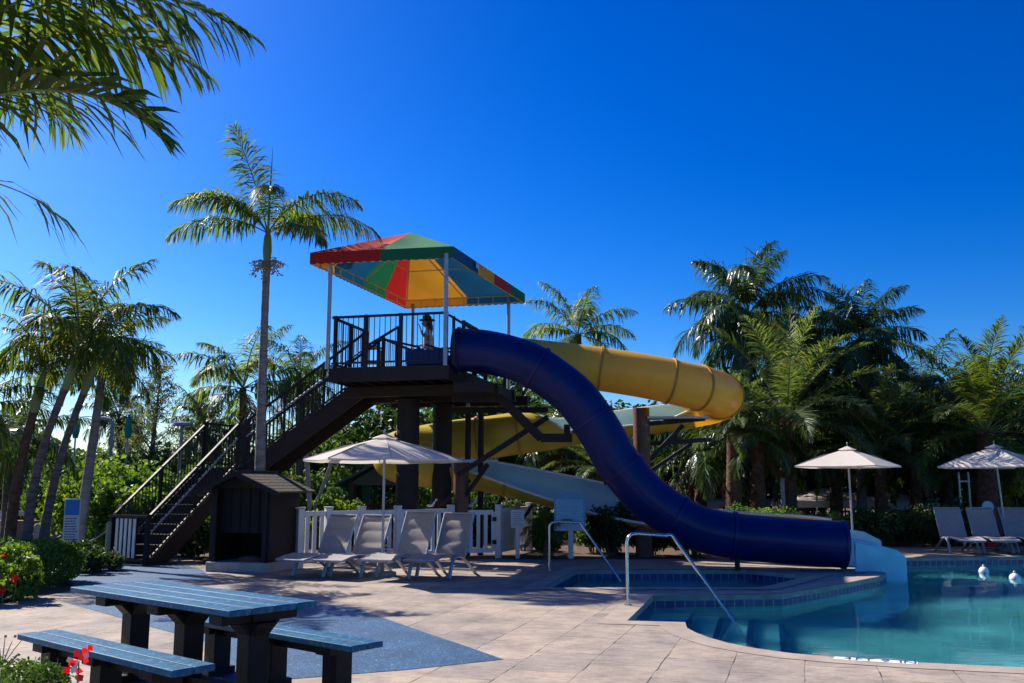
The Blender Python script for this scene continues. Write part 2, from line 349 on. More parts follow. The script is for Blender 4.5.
def catmull(P, k=6):
    P = [np.array(p, float) for p in P]; out = []
    Q = [2*P[0]-P[1]] + P + [2*P[-1]-P[-2]]
    for i in range(1, len(Q)-2):
        for j in range(k):
            t = j/k; a,b,c,d = Q[i-1:i+3]
            out.append(0.5*((2*b)+(-a+c)*t+(2*a-5*b+4*c-d)*t*t+(-a+3*b-3*c+d)*t**3))
    out.append(P[-1]); return out

# ------------------------------------------------------------------ world, sun, camera
SUN_AZ = R(-53)      # from straight ahead (+Y), towards the left
SUN_EL = R(40)
w = bpy.data.worlds.new('World'); scene.world = w; w.use_nodes = True
nt = w.node_tree; nt.nodes.clear()
sky = N(nt, 'ShaderNodeTexSky', sky_type='NISHITA'); sky.sun_disc = False
sky.sun_elevation = SUN_EL; sky.sun_rotation = SUN_AZ
sky.altitude = 0; sky.air_density = 1.0; sky.dust_density = 0.8; sky.ozone_density = 6.5
hs = N(nt, 'ShaderNodeHueSaturation'); hs.inputs['Saturation'].default_value = 1.40; hs.inputs['Hue'].default_value = 0.506; hs.inputs['Value'].default_value = 1.0
bg = N(nt, 'ShaderNodeBackground'); bg.inputs[1].default_value = 0.050
wo = N(nt, 'ShaderNodeOutputWorld')
nt.links.new(sky.outputs[0], hs.inputs['Color']); gm = N(nt, 'ShaderNodeGamma'); gm.inputs[1].default_value = 1.35; nt.links.new(hs.outputs[0], gm.inputs[0]); nt.links.new(gm.outputs[0], bg.inputs[0]); nt.links.new(bg.outputs[0], wo.inputs[0])
sd = bpy.data.lights.new('sun', 'SUN'); sd.energy = 5.0; sd.angle = R(0.53); sd.color = (1.0, 0.93, 0.82)
so = bpy.data.objects.new('sun', sd); COL.objects.link(so)
dirv = Vector((math.sin(SUN_AZ)*math.cos(SUN_EL), math.cos(SUN_AZ)*math.cos(SUN_EL), math.sin(SUN_EL)))
so.rotation_euler = dirv.to_track_quat('Z', 'Y').to_euler(); so.location = (-20, 20, 30)
cd = bpy.data.cameras.new('camera'); cd.lens = F/1024*36; cd.sensor_width = 36; cd.clip_end = 3000; cd.clip_start = 0.05
co = bpy.data.objects.new('camera', cd); COL.objects.link(co); co.location = (0,0,CAMZ); co.rotation_euler = (R(90)+TH, 0, 0)
scene.camera = co
scene.view_settings.view_transform = 'Standard'; scene.view_settings.look = 'None'; scene.view_settings.exposure = 0.74; scene.view_settings.gamma = 1
scene.cycles.max_bounces = 8; scene.cycles.transparent_max_bounces = 12; scene.cycles.diffuse_bounces = 3; scene.cycles.glossy_bounces = 3
scene.cycles.use_denoising = True; scene.cycles.sample_clamp_indirect = 6.0; scene.cycles.caustics_reflective = False; scene.cycles.caustics_refractive = True

# ------------------------------------------------------------------ ground, paving, pools
pool = [(1.37,11.39),(2.06,13.92),(4.01,14.15),(5.3,15.45),(6.52,16.83),(6.9,17.5),(6.72,17.85),(6.75,19.2),(7.3,20.5),(8.7,21.1),(11.6,21.45),(18,22.2),(19,8.9),(8.5,8.2),(6.2,8.3),(5.2,8.42),
        (4.53,8.53),(4.03,8.67),(3.55,8.81),(3.02,9.04),(2.68,9.24),(2.42,9.5),(2.22,9.8),(2.09,10.15),(2.01,10.5),(1.98,10.85),(2.04,11.27)]
spa = [(0.49,14.96),(1.24,18.08),(4.51,18.1),(5.34,16.95),(3.95,15.0)]
def area(p): return 0.5*sum(p[i][0]*p[(i+1)%len(p)][1]-p[(i+1)%len(p)][0]*p[i][1] for i in range(len(p)))
def ccw(p): return p if area(p) > 0 else p[::-1]
pool, spa = ccw(pool), ccw(spa)
def offset(p, d):
    """ccw polygon grown outwards by d"""
    n = len(p); out = []
    for i in range(n):
        a, b, c = Vector(p[i-1]), Vector(p[i]), Vector(p[(i+1)%n])
        e1 = (b-a).normalized(); e2 = (c-b).normalized()
        n1 = Vector((e1.y,-e1.x)); n2 = Vector((e2.y,-e2.x)); m = (n1+n2)
        m = m/ max(0.35, m.dot(n1)) if m.length > 1e-6 else n1
        out.append((b.x+m.x*d, b.y+m.y*d))
    return out
flat('ground', [(-600,-60),(600,-60),(600,1500),(-600,1500)], -0.012, M['soil'], [pool, spa])
flat('paving', [(-14,-3),(21,-3),(21,24.9),(7.2,24.9),(5.6,20.7),(0.3,20.6),(-0.4,20.75),(-4.6,21.0),(-4.9,19.2),(-6.1,19.0),(-7.2,21),(-8.6,21),(-8.9,17.2),(-7.1,15.4),(-6.75,14.6),(-7.0,12.4),(-14,11.4)], 0.0, M['deck'], [pool, spa])
def basin(name, poly, depth, cop_h=0.075, tile_h=0.13):
    vs=[]; fs=[]; mi=[]; uvs=[]
    zs=[0.0,-cop_h,-cop_h-tile_h,-depth]
    n=len(poly); s=0
    for i in range(n):
        a=poly[i]; b=poly[(i+1)%n]; L=math.hypot(b[0]-a[0],b[1]-a[1])
        for k in range(3):
            q=len(vs); vs += [(*a,zs[k]),(*b,zs[k]),(*b,zs[k+1]),(*a,zs[k+1])]; fs.append((q,q+1,q+2,q+3)); mi.append(k)
            uvs += [(s,zs[k]),(s+L,zs[k]),(s+L,zs[k+1]),(s,zs[k+1])]
        s+=L
    tri = tessellate_polygon([[Vector((*p,0)) for p in poly]]); q=len(vs); vs += [(*p,-depth) for p in poly]
    for t in tri:
        fs.append(tuple(q+i for i in t)); mi.append(2); uvs += [(0,0)]*3
    me=bpy.data.meshes.new(name); me.from_pydata(vs,[],fs)
    for m in ('copingface','tile','plaster'): me.materials.append(M[m])
    me.polygons.foreach_set('material_index',mi)
    ul=me.uv_layers.new(name='UVMap'); ul.data.foreach_set('uv',[c for u in uvs for c in u])
    o=linkmesh(name,me); o['kind']='structure'; return o
basin('pool_basin', pool, 1.35)
basin('spa_basin', spa, 0.95)
flat('coping', offset(pool, 0.30), 0.004, M['coping'], [pool]) if False else None
def ring(name, p, d, z, m):
    q = offset(p, d); n=len(p); mb=MB()
    mb.add([(*a,z) for a in p]+[(*a,z) for a in q], [(i,n+i,n+(i+1)%n,(i+1)%n) for i in range(n)])
    o = mb.build(name, m, smooth=False); o['kind']='structure'; return o
ring('coping', pool, 0.30, 0.005, M['coping'])
ring('coping', spa, 0.30, 0.009, M['coping'])
def inside(p, poly):
    c=False; n=len(poly)
    for i in range(n):
        (x1,y1),(x2,y2)=poly[i],poly[i-1]
        if (y1>p[1])!=(y2>p[1]) and p[0]<(x2-x1)*(p[1]-y1)/(y2-y1)+x1: c=not c
    return c
def water_surface(poly, z, amp):
    # fine grid with gentle ripples, kept within the basin (it runs a little into the wall)
    q=offset(poly,0.02); xs=[p[0] for p in q]; ys=[p[1] for p in q]; st=0.07
    nx=int((max(xs)-min(xs))/st)+2; ny=int((max(ys)-min(ys))/st)+2
    X=min(xs)+np.arange(nx)*st; Y=min(ys)+np.arange(ny)*st; gx,gy=np.meshgrid(X,Y)
    h=np.zeros_like(gx); r=np.random.default_rng(5)
    for k in range(26):
        lam=r.uniform(0.35,2.6); a=r.uniform(0,6.283); w_=6.283/lam; ph=r.uniform(0,6.283); mod=0.5+0.5*np.sin(gx*r.uniform(.2,.8)+gy*r.uniform(.2,.8)+ph)
        h+=np.sin(w_*(gx*np.cos(a)+gy*np.sin(a))+ph)*lam*mod
    h*=amp/26
    vid=-np.ones((ny,nx),int); V=[]; Fq=[]
    ins=np.array([[inside((x,y),q) for x in X] for y in Y])
    for j in range(ny-1):
        for i in range(nx-1):
            if ins[j,i] or ins[j,i+1] or ins[j+1,i] or ins[j+1,i+1]:
                f=[]
                for (jj,ii) in ((j,i),(j,i+1),(j+1,i+1),(j+1,i)):
                    if vid[jj,ii]<0: vid[jj,ii]=len(V); V.append((gx[jj,ii],gy[jj,ii],z+h[jj,ii]))
                    f.append(int(vid[jj,ii]))
                Fq.append(tuple(f))
    me=bpy.data.meshes.new('water'); me.from_pydata(V,[],Fq); me.materials.append(M['water']); me.polygons.foreach_set('use_smooth',[True]*len(Fq))
    o=linkmesh('water',me); o['kind']='structure'; return o
water_surface(pool,-0.17,0.013); water_surface(spa,-0.16,0.010)
# steps in the near left corner of the pool: treads running back along the left wall, dark nosings
stp = MB()
dirw = Vector((0.69,2.53,0)).normalized(); nrm = Vector((dirw.y,-dirw.x,0))
base = Vector((1.37,11.39,0))
edges = [0.62, 1.02, 1.42, 1.82]; tops = [-0.45,-0.68,-0.90,-1.10]
prev = 0.015
st = bpy.data.meshes
for e, t in zip(edges, tops):
    a = base + nrm*prev - dirw*1.0; b = base + nrm*e - dirw*1.0
    a2 = base + nrm*prev + dirw*2.5; b2 = base + nrm*e + dirw*2.6
    stp.prism([(a.x,a.y,-1.34),(b.x,b.y,-1.34),(b.x,b.y,t),(a.x,a.y,t)], a2-a, 0)
    c = base + nrm*(e-0.035) - dirw*1.0
    stp.box(c + (a2-a)/2 + Vector((0,0,t+0.004)), (0.075, (a2-a).length, 0.008), rz=math.atan2(-dirw.x, dirw.y), mi=1)
    prev = e + 0.002
o = stp.build('pool_steps', [M['plaster'], M['step_strip']], smooth=False); o['kind']='structure'
sb = MB(); sb.prism([(0.6,14.99,-0.94),(0.6,14.99,-0.5),(1.0,14.99,-0.5),(1.0,14.99,-0.94)], (0.72,3.05,0)); sb.prism([(1.75,17.65,-0.94),(1.75,17.65,-0.52),(1.75,18.06,-0.52),(1.75,18.06,-0.94)], (2.7,0,0))
o = sb.build('spa_bench', M['plaster'], smooth=False); o['kind']='structure'
# lighter surfacing
def smoothpoly(px, k=5):
    P = [G(*p) for p in px]; P = P + P[:3]
    c = catmull([(p.x,p.y,0) for p in P], k); n = (len(P)-3)*k
    return [(q[0],q[1]) for q in c[k:k+n]]
flat('rubber_surfacing', [(-6.2,13.2),(-4.7,12.7),(-3.6,12.75),(-2.7,13.05),(-2.1,12.6),(-1.55,11.6),(-0.95,10.5),(-0.5,9.7),(-0.08,8.93),(-0.9,8.45),(-1.6,8.15),(-2.35,7.85),(-2.6,8.7),(-3.05,9.8),(-4.0,10.8),(-5.0,11.9)], 0.004, M['rubber'])
flat('rubber_surfacing', [(-8.7,16.9),(-8.3,19.6),(-7.0,19.7),(-5.9,18.1),(-5.4,16.9),(-4.95,16.0),(-5.3,15.7),(-6.2,15.3),(-7.2,15.5)], 0.004, M['rubber'])
flat('planting_bed', [(-4.6,21.05),(-0.35,20.8),(0.3,20.62),(5.6,20.72),(7.2,24.95),(26,24.95),(26,40),(-30,40),(-30,21.1)], -0.004, M['mulch'])

# ------------------------------------------------------------------ foliage tools
def frond_arrays(L, n, e0, droop, az, ll, lw, sideang=(75,28), sag=0.5, start=0.14, vee=0.25, jit=0.12, ragged=0.1, rw=0.025, pw=1.5, twist=0.0, r=rng, miss=0.0):
    """one pinnate frond at the origin. returns verts, faces, material index (0 leaflet, 1 rachis)"""
    K = 22
    s = np.linspace(0, 1, K); el = np.radians(e0) - np.radians(droop)*s**pw
    ds = L/(K-1)
    az_ = np.radians(az) + np.radians(twist)*s
    d = np.stack([np.cos(el)*np.cos(az_), np.cos(el)*np.sin(az_), np.sin(el)], 1)
    P = np.vstack([np.zeros(3), np.cumsum(d[:-1]*ds, 0)])
    side = np.stack([-np.sin(az_), np.cos(az_), np.zeros(K)], 1)
    up = np.cross(d, side)*1.0; up = np.cross(d, side); up = np.where(up[:, 2:3] < 0, -up, up)
    V = []; Fc = []; MI = []
    n = int(n*1.5); lw = lw*0.78; ll = ll*1.12; jit = jit*1.5
    # rachis: three-sided taper
    rv = []
    for i in range(K):
        w_ = rw*(1-0.85*s[i])
        rv += [P[i]+side[i]*w_, P[i]-side[i]*w_, P[i]-up[i]*w_*1.2]
    V.append(np.array(rv))
    for i in range(K-1):
        for j in range(3):
            Fc.append((i*3+j, i*3+(j+1)%3, (i+1)*3+(j+1)%3, (i+1)*3+j)); MI.append(1)
    base = len(rv)
    t = start + (1-start)*(np.arange(n)+0.5)/n
    for sg in (-1, 1):
        tt = np.clip(t + r.normal(0, 0.3/n, n), 0, 0.995)
        keep = r.random(n) >= miss
        tt = tt[keep]; m = len(tt)
        p = np.stack([np.interp(tt, s, P[:, k]) for k in range(3)], 1)
        T = np.stack([np.interp(tt, s, d[:, k]) for k in range(3)], 1); T /= np.linalg.norm(T, axis=1, keepdims=True)
        S = np.stack([np.interp(tt, s, side[:, k]) for k in range(3)], 1)*sg
        U = np.stack([np.interp(tt, s, up[:, k]) for k in range(3)], 1)
        u = (tt-start)/(1-start)
        prof = np.clip(0.35+2.6*u, 0, 1)*np.clip((1.06-u)*2.2, 0.12, 1)**0.8
        ln = ll*prof*(1+r.normal(0, ragged, m))
        a = np.radians(sideang[0]+(sideang[1]-sideang[0])*u**1.1) + r.normal(0, jit, m)
        ve = vee + r.normal(0, jit, m)
        dir0 = T*np.cos(a)[:, None] + S*np.sin(a)[:, None] + U*ve[:, None]
        dir0 /= np.linalg.norm(dir0, axis=1, keepdims=True)
        sg_ = (sag*(1+r.normal(0, 0.3, m)))[:, None]
        g = np.array([0,0,-1.0])
        d1 = dir0 + g*sg_*0.35; d1 /= np.linalg.norm(d1, axis=1, keepdims=True)
        d2 = dir0 + g*sg_*1.1; d2 /= np.linalg.norm(d2, axis=1, keepdims=True)
        d3 = dir0 + g*sg_*2.0; d3 /= np.linalg.norm(d3, axis=1, keepdims=True)
        q0 = p; q1 = q0 + d1*(ln*0.33)[:, None]; q2 = q1 + d2*(ln*0.35)[:, None]; q3 = q2 + d3*(ln*0.32)[:, None]
        wv = np.cross(dir0, U); wv = T - dir0*np.sum(T*dir0, 1, keepdims=True); wv /= (np.linalg.norm(wv, axis=1, keepdims=True)+1e-6)
        wd = (lw*(0.8+0.4*r.random(m))*np.clip(0.5+prof, 0, 1))[:, None]
        vs = np.stack([q0-wv*wd*0.25, q0+wv*wd*0.25, q1-wv*wd*0.5, q1+wv*wd*0.5, q2-wv*wd*0.42, q2+wv*wd*0.42, q3], 1).reshape(-1, 3)
        V.append(vs)
        for i in range(m):
            b = base+i*7
            Fc += [(b, b+1, b+3, b+2), (b+2, b+3, b+5, b+4), (b+4, b+5, b+6)]; MI += [0, 0, 0]
        base += m*7
    return np.vstack(V), Fc, MI
def crown_mesh(name, specs, mats, spear=None, r=rng):
    """specs: list of dicts for frond_arrays plus optional 'dry'"""
    V = []; Fc = []; MI = []; b = 0
    for sp in specs:
        sp = dict(sp); dry = sp.pop('dry', 0); org = sp.pop('org', (0,0,0))
        v, f, m = frond_arrays(r=r, **sp)
        V.append(v+np.array(org)); Fc += [tuple(i+b for i in q) for q in f]; MI += [(x if not dry else (2 if x == 0 else 1)) for x in m]; b += len(v)
    if spear:
        mb = MB(); mb.tube([(0,0,0),(0.01,0.01,spear*0.5),(0.03,0.0,spear)], [0.03,0.02,0.003], 5)
        V.append(np.array(mb.v)); Fc += [tuple(i+b for i in q) for q in mb.f]; MI += [0]*len(mb.f); b += len(mb.v)
    me = bpy.data.meshes.new(name); me.from_pydata(np.vstack(V).tolist(), [], Fc)
    for m in mats: me.materials.append(m)
    me.polygons.foreach_set('material_index', MI)
    return me
def ring_specs(n, L, ll, lw, e_hi=75, e_lo=-5, droop=(55,95), nl=46, seed=1, sag=0.5, dry=0, az0=0, **kw):
    r_ = random.Random(seed); out = []
    for i in range(n):
        t = i/(n-1)
        e = e_hi + (e_lo-e_hi)*t**0.9 + r_.uniform(-6, 6)
        out.append(dict(L=L*(0.88+0.12*math.sin(math.pi*min(1,t+0.25)))*r_.uniform(0.9,1.08), n=nl, e0=e, droop=droop[0]+(droop[1]-droop[0])*t+r_.uniform(-8,8), az=az0+i*137.5+r_.uniform(-14,14), ll=ll, lw=lw, sag=sag*(0.7+0.6*t), twist=r_.uniform(-14,14), **kw))
    for i in range(dry):
        out.append(dict(L=L*0.7, n=int(nl*0.6), e0=-35+r_.uniform(-10,10), droop=50, az=r_.uniform(0,360), ll=ll*0.8, lw=lw*0.8, sag=1.4, dry=1))
    return out
BR = {}
def trunk_mesh(P, rr, n=12, rings=0.0):
    """tapered stem with faint growth rings"""
    c = catmull(P, 10); k = len(c); mb = MB()
    rad = [np.interp(i/(k-1), np.linspace(0,1,len(rr)), rr)*(1+rings*(1 if i%2 else -1)) for i in range(k)]
    mb.tube([tuple(q) for q in c], rad, n); return mb
def palm(label, base, top, crown, r0, r1, tm, group, scale=1.0, rz=0.0, bend=0.0, shaft=0, name='palm_tree', cat='palm tree'):
    base = Vector(base); top = Vector(top)
    t = thing(name, label, cat, base, group)
    mid = (base+top)/2 + Vector((bend, 0, 0)); q1 = base.lerp(mid, 0.5)+Vector((bend*0.25,0,0)); q2 = mid.lerp(top, 0.5)+Vector((bend*0.25,0,0))
    trunk_mesh([base-Vector((0,0,0.02)), q1, mid, q2, top], [r0*1.35, r0, (r0+r1)/2*1.02, r1*1.02, r1], 12, 0.035).build('trunk', tm, t)
    if shaft:
        d = (top-q2).normalized()
        MB().tube([top-d*0.05, top+d*shaft*0.25, top+d*shaft*0.7, top+d*shaft], [r1*1.0, r1*1.25, r1*1.0, r1*0.45], 12).build('crownshaft', M['shaft'], t)
        top = top+d*shaft*0.9
    c = bpy.data.objects.new('crown', crown); COL.objects.link(c); c.parent = t; c.location = top-base; c.rotation_euler = (0,0,rz); c.scale = (scale,)*3
    return t
def leaf_mesh(name, n, pts, nor, size, mats, aspect=2.0, r=rng, spread=0.9, mi_fn=None, droop=0.15):
    """n small folded leaves at pts, facing roughly along nor"""
    d = nor + r.normal(0, spread, (n,3)); d /= np.linalg.norm(d, axis=1, keepdims=True)+1e-9
    a = np.cross(d, r.normal(0,1,(n,3))); a /= np.linalg.norm(a, axis=1, keepdims=True)+1e-9
    b = np.cross(d, a)
    s = (size*(0.6+0.8*r.random(n)))[:, None]
    q0 = pts; tip = pts + a*s*aspect - np.array([0,0,1])*s*droop*2
    m1 = pts + a*s*aspect*0.5 + b*s*0.5 + d*s*0.12; m2 = pts + a*s*aspect*0.5 - b*s*0.5 + d*s*0.12
    V = np.stack([q0, m1, tip, m2], 1).reshape(-1,3)
    idx = np.arange(n)[:, None]*4
    Fc = np.concatenate([idx+np.array([0,1,2]), idx+np.array([0,2,3])], 1).reshape(-1,3)
    me = bpy.data.meshes.new(name); me.from_pydata(V.tolist(), [], Fc.tolist())
    for m in mats: me.materials.append(m)
    if mi_fn is not None:
        me.polygons.foreach_set('material_index', np.repeat(mi_fn, 2).astype(int).tolist())
    return me
def clumps(n, centre, rad, nc, cr, r=rng, flatz=1.0, shell=0.6):
    """points gathered in nc clumps inside an ellipsoid"""
    c = r.normal(0,1,(nc,3)); c /= np.linalg.norm(c,axis=1,keepdims=True); c *= (shell+(1-shell)*r.random(nc))[:,None]**0.7
    c = c*np.array(rad)
    k = r.integers(0, nc, n)
    o = r.normal(0,1,(n,3)); o /= np.linalg.norm(o,axis=1,keepdims=True); rr_ = cr*(0.5+0.5*r.random(nc))
    o2 = o*(rr_[k]*r.random(n)**0.45)[:,None]*np.array([1,1,flatz])
    return c[k]+o2+np.array(centre), o
def bush(label, x, y, rx, ry, h, n, size, mats, group, name='shrub', cat='shrub', nc=26, mi_fn=None, aspect=1.9, box=False, seed=1, spread=0.9):
    r = np.random.default_rng(seed)
    t = thing(name, label, cat, (x,y,0), group)
    mb = MB()
    for i in range(6):
        a = i*1.05+seed; q = (x+rx*0.5*math.cos(a), y+ry*0.5*math.sin(a), h*0.75)
        mb.tube([(x+0.1*math.cos(a), y+0.1*math.sin(a), -0.01), (x+rx*0.3*math.cos(a), y+ry*0.3*math.sin(a), h*0.4), q], [0.02,0.014,0.006], 6)
    mb.build('stem', M['bark'], t)
    if box:
        p = r.random((n,3))*2-1
        # hug the surface
        k = r.integers(0,3,n); sgn = np.where(r.random(n)<0.5,-1,1)
        p[np.arange(n),k] = np.where(k==2, 1, sgn)*(1-0.25*r.random(n)**1.5)
        e = 3.2; nn = (np.abs(p)**e).sum(1)**(1/e); q = p/nn[:,None]*np.clip(nn,0,1)[:,None]
        wob = 1+0.07*np.sin(p[:,0]*7+seed)*np.cos(p[:,1]*6)+0.05*r.normal(0,1,n)
        pts = np.stack([q[:,0]*rx*wob, q[:,1]*ry*wob, (q[:,2]*0.5+0.5)*h*wob],1); nor = q
        pts[:,2] = np.clip(pts[:,2], 0.02, None)
    else:
        pts, nor = clumps(n, (0,0,h*0.52), (rx*0.78, ry*0.78, h*0.40), nc, min(rx,ry,h*0.7)*0.45, r)
        pts[:,2] = np.abs(pts[:,2])+0.02
    me = leaf_mesh('foliage', n, pts, nor, size, mats, aspect, r, spread, mi_fn)
    linkmesh('foliage', me, t, world=False)
    return t
def broadleaf(label, x, y, h, cr, n, size, mt, group, seed, th=None, name='broadleaf_tree'):
    r = np.random.default_rng(seed); q = random.Random(seed)
    t = thing(name, label, 'tree', (x,y,0), group); mb = MB(); th = th or h*0.4
    mb.tube([(x,y,-0.02),(x+0.1,y,th*0.6),(x+0.05,y+0.05,th)], [0.18,0.13,0.10], 8)
    for i in range(7):
        a = i*0.9+q.random(); e = (x+cr*0.65*math.cos(a), y+cr*0.65*math.sin(a), th+(h-th)*q.uniform(0.3,0.8))
        mb.tube([(x,y,th*0.8), (x+cr*0.3*math.cos(a), y+cr*0.3*math.sin(a), th+(h-th)*0.25), e], [0.08,0.05,0.015], 6)
    mb.build('trunk', M['bark'], t)
    pts, nor = clumps(n, (0,0,th+(h-th)*0.45), (cr*0.9,cr*0.9,(h-th)*0.55), 46, cr*0.36, r, 0.8, 0.35)
    pts[:,2] = np.clip(pts[:,2], 0.1, None)
    linkmesh('crown', leaf_mesh('crown', n, pts, nor, size, [mt], 1.8, r, 0.9), t, world=False)
    return t
# ------------------------------------------------------------------ slide tower
TC = Vector((-1.93, 20.77, 0)); TA = R(-13.5)
E1 = Vector((math.cos(TA), math.sin(TA), 0)); E2 = Vector((-math.sin(TA), math.cos(TA), 0))
def T(u, v, z): return TC + E1*u + E2*v + Vector((0,0,z))
DZ = 3.95
tower = thing('slide_tower', 'dark brown slide tower with striped four-colour canopy over its railed platform', 'slide tower', (TC.x, TC.y, 0))
u0,u1,v0,v1 = -1.23,1.25,-2.4,2.3
mb = MB()
nb = 17
for i in range(nb):
    v = v0+0.03+(v1-v0-0.06)*(i+0.5)/nb; mb.box(T((u0+u1)/2, v, DZ-0.02), (u1-u0-0.1, (v1-v0)/nb-0.012, 0.04), rz=TA)
mb.build('deck', M['wood'], tower, smooth=False)
mb = MB()
for v in (v0, v1): mb.box(T((u0+u1)/2, v, DZ-0.14), (u1-u0+0.1, 0.06, 0.29), rz=TA)
for u in (u0, u1): mb.box(T(u, (v0+v1)/2, DZ-0.14), (0.06, v1-v0-0.07, 0.29), rz=TA)
for k in range(7): mb.box(T(u0+0.2+k*0.345, (v0+v1)/2, DZ-0.16), (0.05, v1-v0-0.08, 0.22), rz=TA)
for v in (-1.45, 0.0, 1.35): mb.box(T((u0+u1)/2+0.35, v, DZ-0.40), (u1-u0+0.9, 0.14, 0.22), rz=TA)
mb.build('deck_frame', M['brown'], tower, bevel=0.006)
# lower service ledge under the slide starts
mb = MB()
mb.box(T(1.65, -0.9, DZ-0.34), (0.7, 2.4, 0.06), rz=TA); mb.box(T(1.65,-2.1,DZ-0.42),(0.73,0.06,0.2),rz=TA); mb.box(T(1.98,-0.9,DZ-0.42),(0.06,2.34,0.2),rz=TA)
mb.build('slide_ledge', M['brown'], tower)
for (px, Y, r) in ((407, 20.3, 0.245), (441.5, 21.5, 0.225)):
    p = A(px, 500, Y); mb = MB(); mb.tube([(p.x,p.y,0.02),(p.x,p.y,DZ-0.5)], r, 28); mb.tube([(p.x,p.y,0.0),(p.x,p.y,0.03)], r+0.1, 20); mb.tube([(p.x,p.y,DZ-0.52),(p.x,p.y,DZ-0.5)], r+0.06, 20)
    mb.build('support_column', M['brown'], tower)
for (px, Y) in ((467.5, 21.7), (480.5, 21.9)):
    p = A(px, 500, Y); mb = MB(); mb.tube([(p.x,p.y,0.0),(p.x,p.y,3.3)], 0.07, 12); mb.tube([(p.x,p.y,3.302),(p.x,p.y,3.5)], 0.05, 12, mi=1)
    mb.build('support_post', [M['brown'], M['pole']], tower)
def railing(runs, h=1.05, nm='railing', par=tower, post_w=0.09, sp=0.115, mid=True):
    mb = MB(); post_w = post_w*0.75; br_ = 0.009 if nm=='railing' else 0.0125
    for a, b, posts in runs:
        a, b = Vector(a), Vector(b); Z = Vector((0,0,1)); L = (b-a).length
        mb.bar(a+Z*h, b+Z*h, 0.06, 0.045); mb.bar(a+Z*0.10, b+Z*0.10, 0.035, 0.035)
        for k in range(1, int(L/sp)):
            p = a.lerp(b, k*sp/L); mb.tube([p+Z*0.10, p+Z*(h-0.02)], br_, 5, caps=False)
        for f in posts:
            p = a.lerp(b, f); mb.box(p+Z*(h/2+0.005), (post_w, post_w, h+0.05), rz=TA)
    return mb.build(nm, M['rail'], par)
railing([(T(u0,v0,DZ), T(u1,v0,DZ), (0.03, 0.3, 0.6, 0.985))])
railing([(T(u0,v0+0.1,DZ), T(u0,-0.62,DZ), (0.5, 1))]); railing([(T(u0,0.45,DZ), T(u0,v1,DZ), (0, 0.5, 1))])
railing([(T(u0+0.1,v1,DZ), T(u1,v1,DZ), (0.33, 0.66, 1))])
railing([(T(u1,-1.3,DZ), T(u1,0.5,DZ), (0, 0.5, 1))])
# sloping rails beside the tube mouth, and the queue rails inside
def rails(nm, m, par, bars, w_=0.05):
    # each set of touching bars is one mesh
    for s_ in bars:
        mb = MB()
        for (a, b, w2_) in s_: mb.bar(a, b, w2_)
        mb.build(nm, M[m], par)
rails('queue_rail','rail',tower,[
 [(T(u1+0.02,v0,DZ+1.0),T(u1+0.62,v0,DZ+0.62),0.05),(T(u1+0.12,v0,DZ),T(u1+0.12,v0,DZ+0.97),0.06)],
 [(T(-1.15,0.45,DZ+1.02),T(-0.35,0.45,DZ+0.82),0.05),(T(-0.35,0.45,DZ),T(-0.35,0.45,DZ+0.82),0.07)],
 [(T(-1.2,-0.62,DZ+0.72),T(-0.5,-0.5,DZ+1.15),0.05),(T(-0.5,-0.5,DZ),T(-0.5,-0.5,DZ+1.15),0.07)],
 [(T(-0.35,0.9,DZ+0.95),T(0.35,0.9,DZ+0.72),0.045),(T(0.35,0.9,DZ+0.72),T(0.75,0.9,DZ+0.70),0.045),(T(0.3,0.9,DZ),T(0.3,0.9,DZ+0.73),0.06),(T(0.0,0.9,DZ),T(0.0,0.9,DZ+0.82),0.04)]])
# canopy
CZ,VH = 6.10,0.25
AP = Vector((-2.30,20.4,7.27))
for (u,v) in ((-1.29,-2.46),(1.22,-2.46),(1.32,2.40),(-1.2,2.36)):
    MB().tube([T(u,v,DZ-0.02), T(u,v,CZ+0.1)], 0.045, 12).build('canopy_pole', M['pole'], tower)
cnr = {'a':(-1.69,-2.60),'b':(1.35,-2.42),'c':(1.72,2.5),'d':(-1.45,2.5)}
def side(p, q, cols, offs):
    out = []
    for i, c in enumerate(cols):
        f0, f1 = offs[i], offs[i+1]
        P = (cnr[p][0]+(cnr[q][0]-cnr[p][0])*f0, cnr[p][1]+(cnr[q][1]-cnr[p][1])*f0)
        Q = (cnr[p][0]+(cnr[q][0]-cnr[p][0])*f1, cnr[p][1]+(cnr[q][1]-cnr[p][1])*f1)
        out.append((P, Q, c))
    return out
seq = side('a','b',['c_red','c_green'],[0,.5,1]) + side('b','c',['c_blue','c_yellow','c_red','c_green'],[0,.3,.52,.76,1]) + side('c','d',['c_blue','c_yellow'],[0,.48,1]) + side('d','a',['c_red','c_green','c_blue','c_yellow'],[0,.25,.5,.78,1])
names = ['c_red','c_green','c_yellow','c_blue']
mb = MB(); mv = MB()
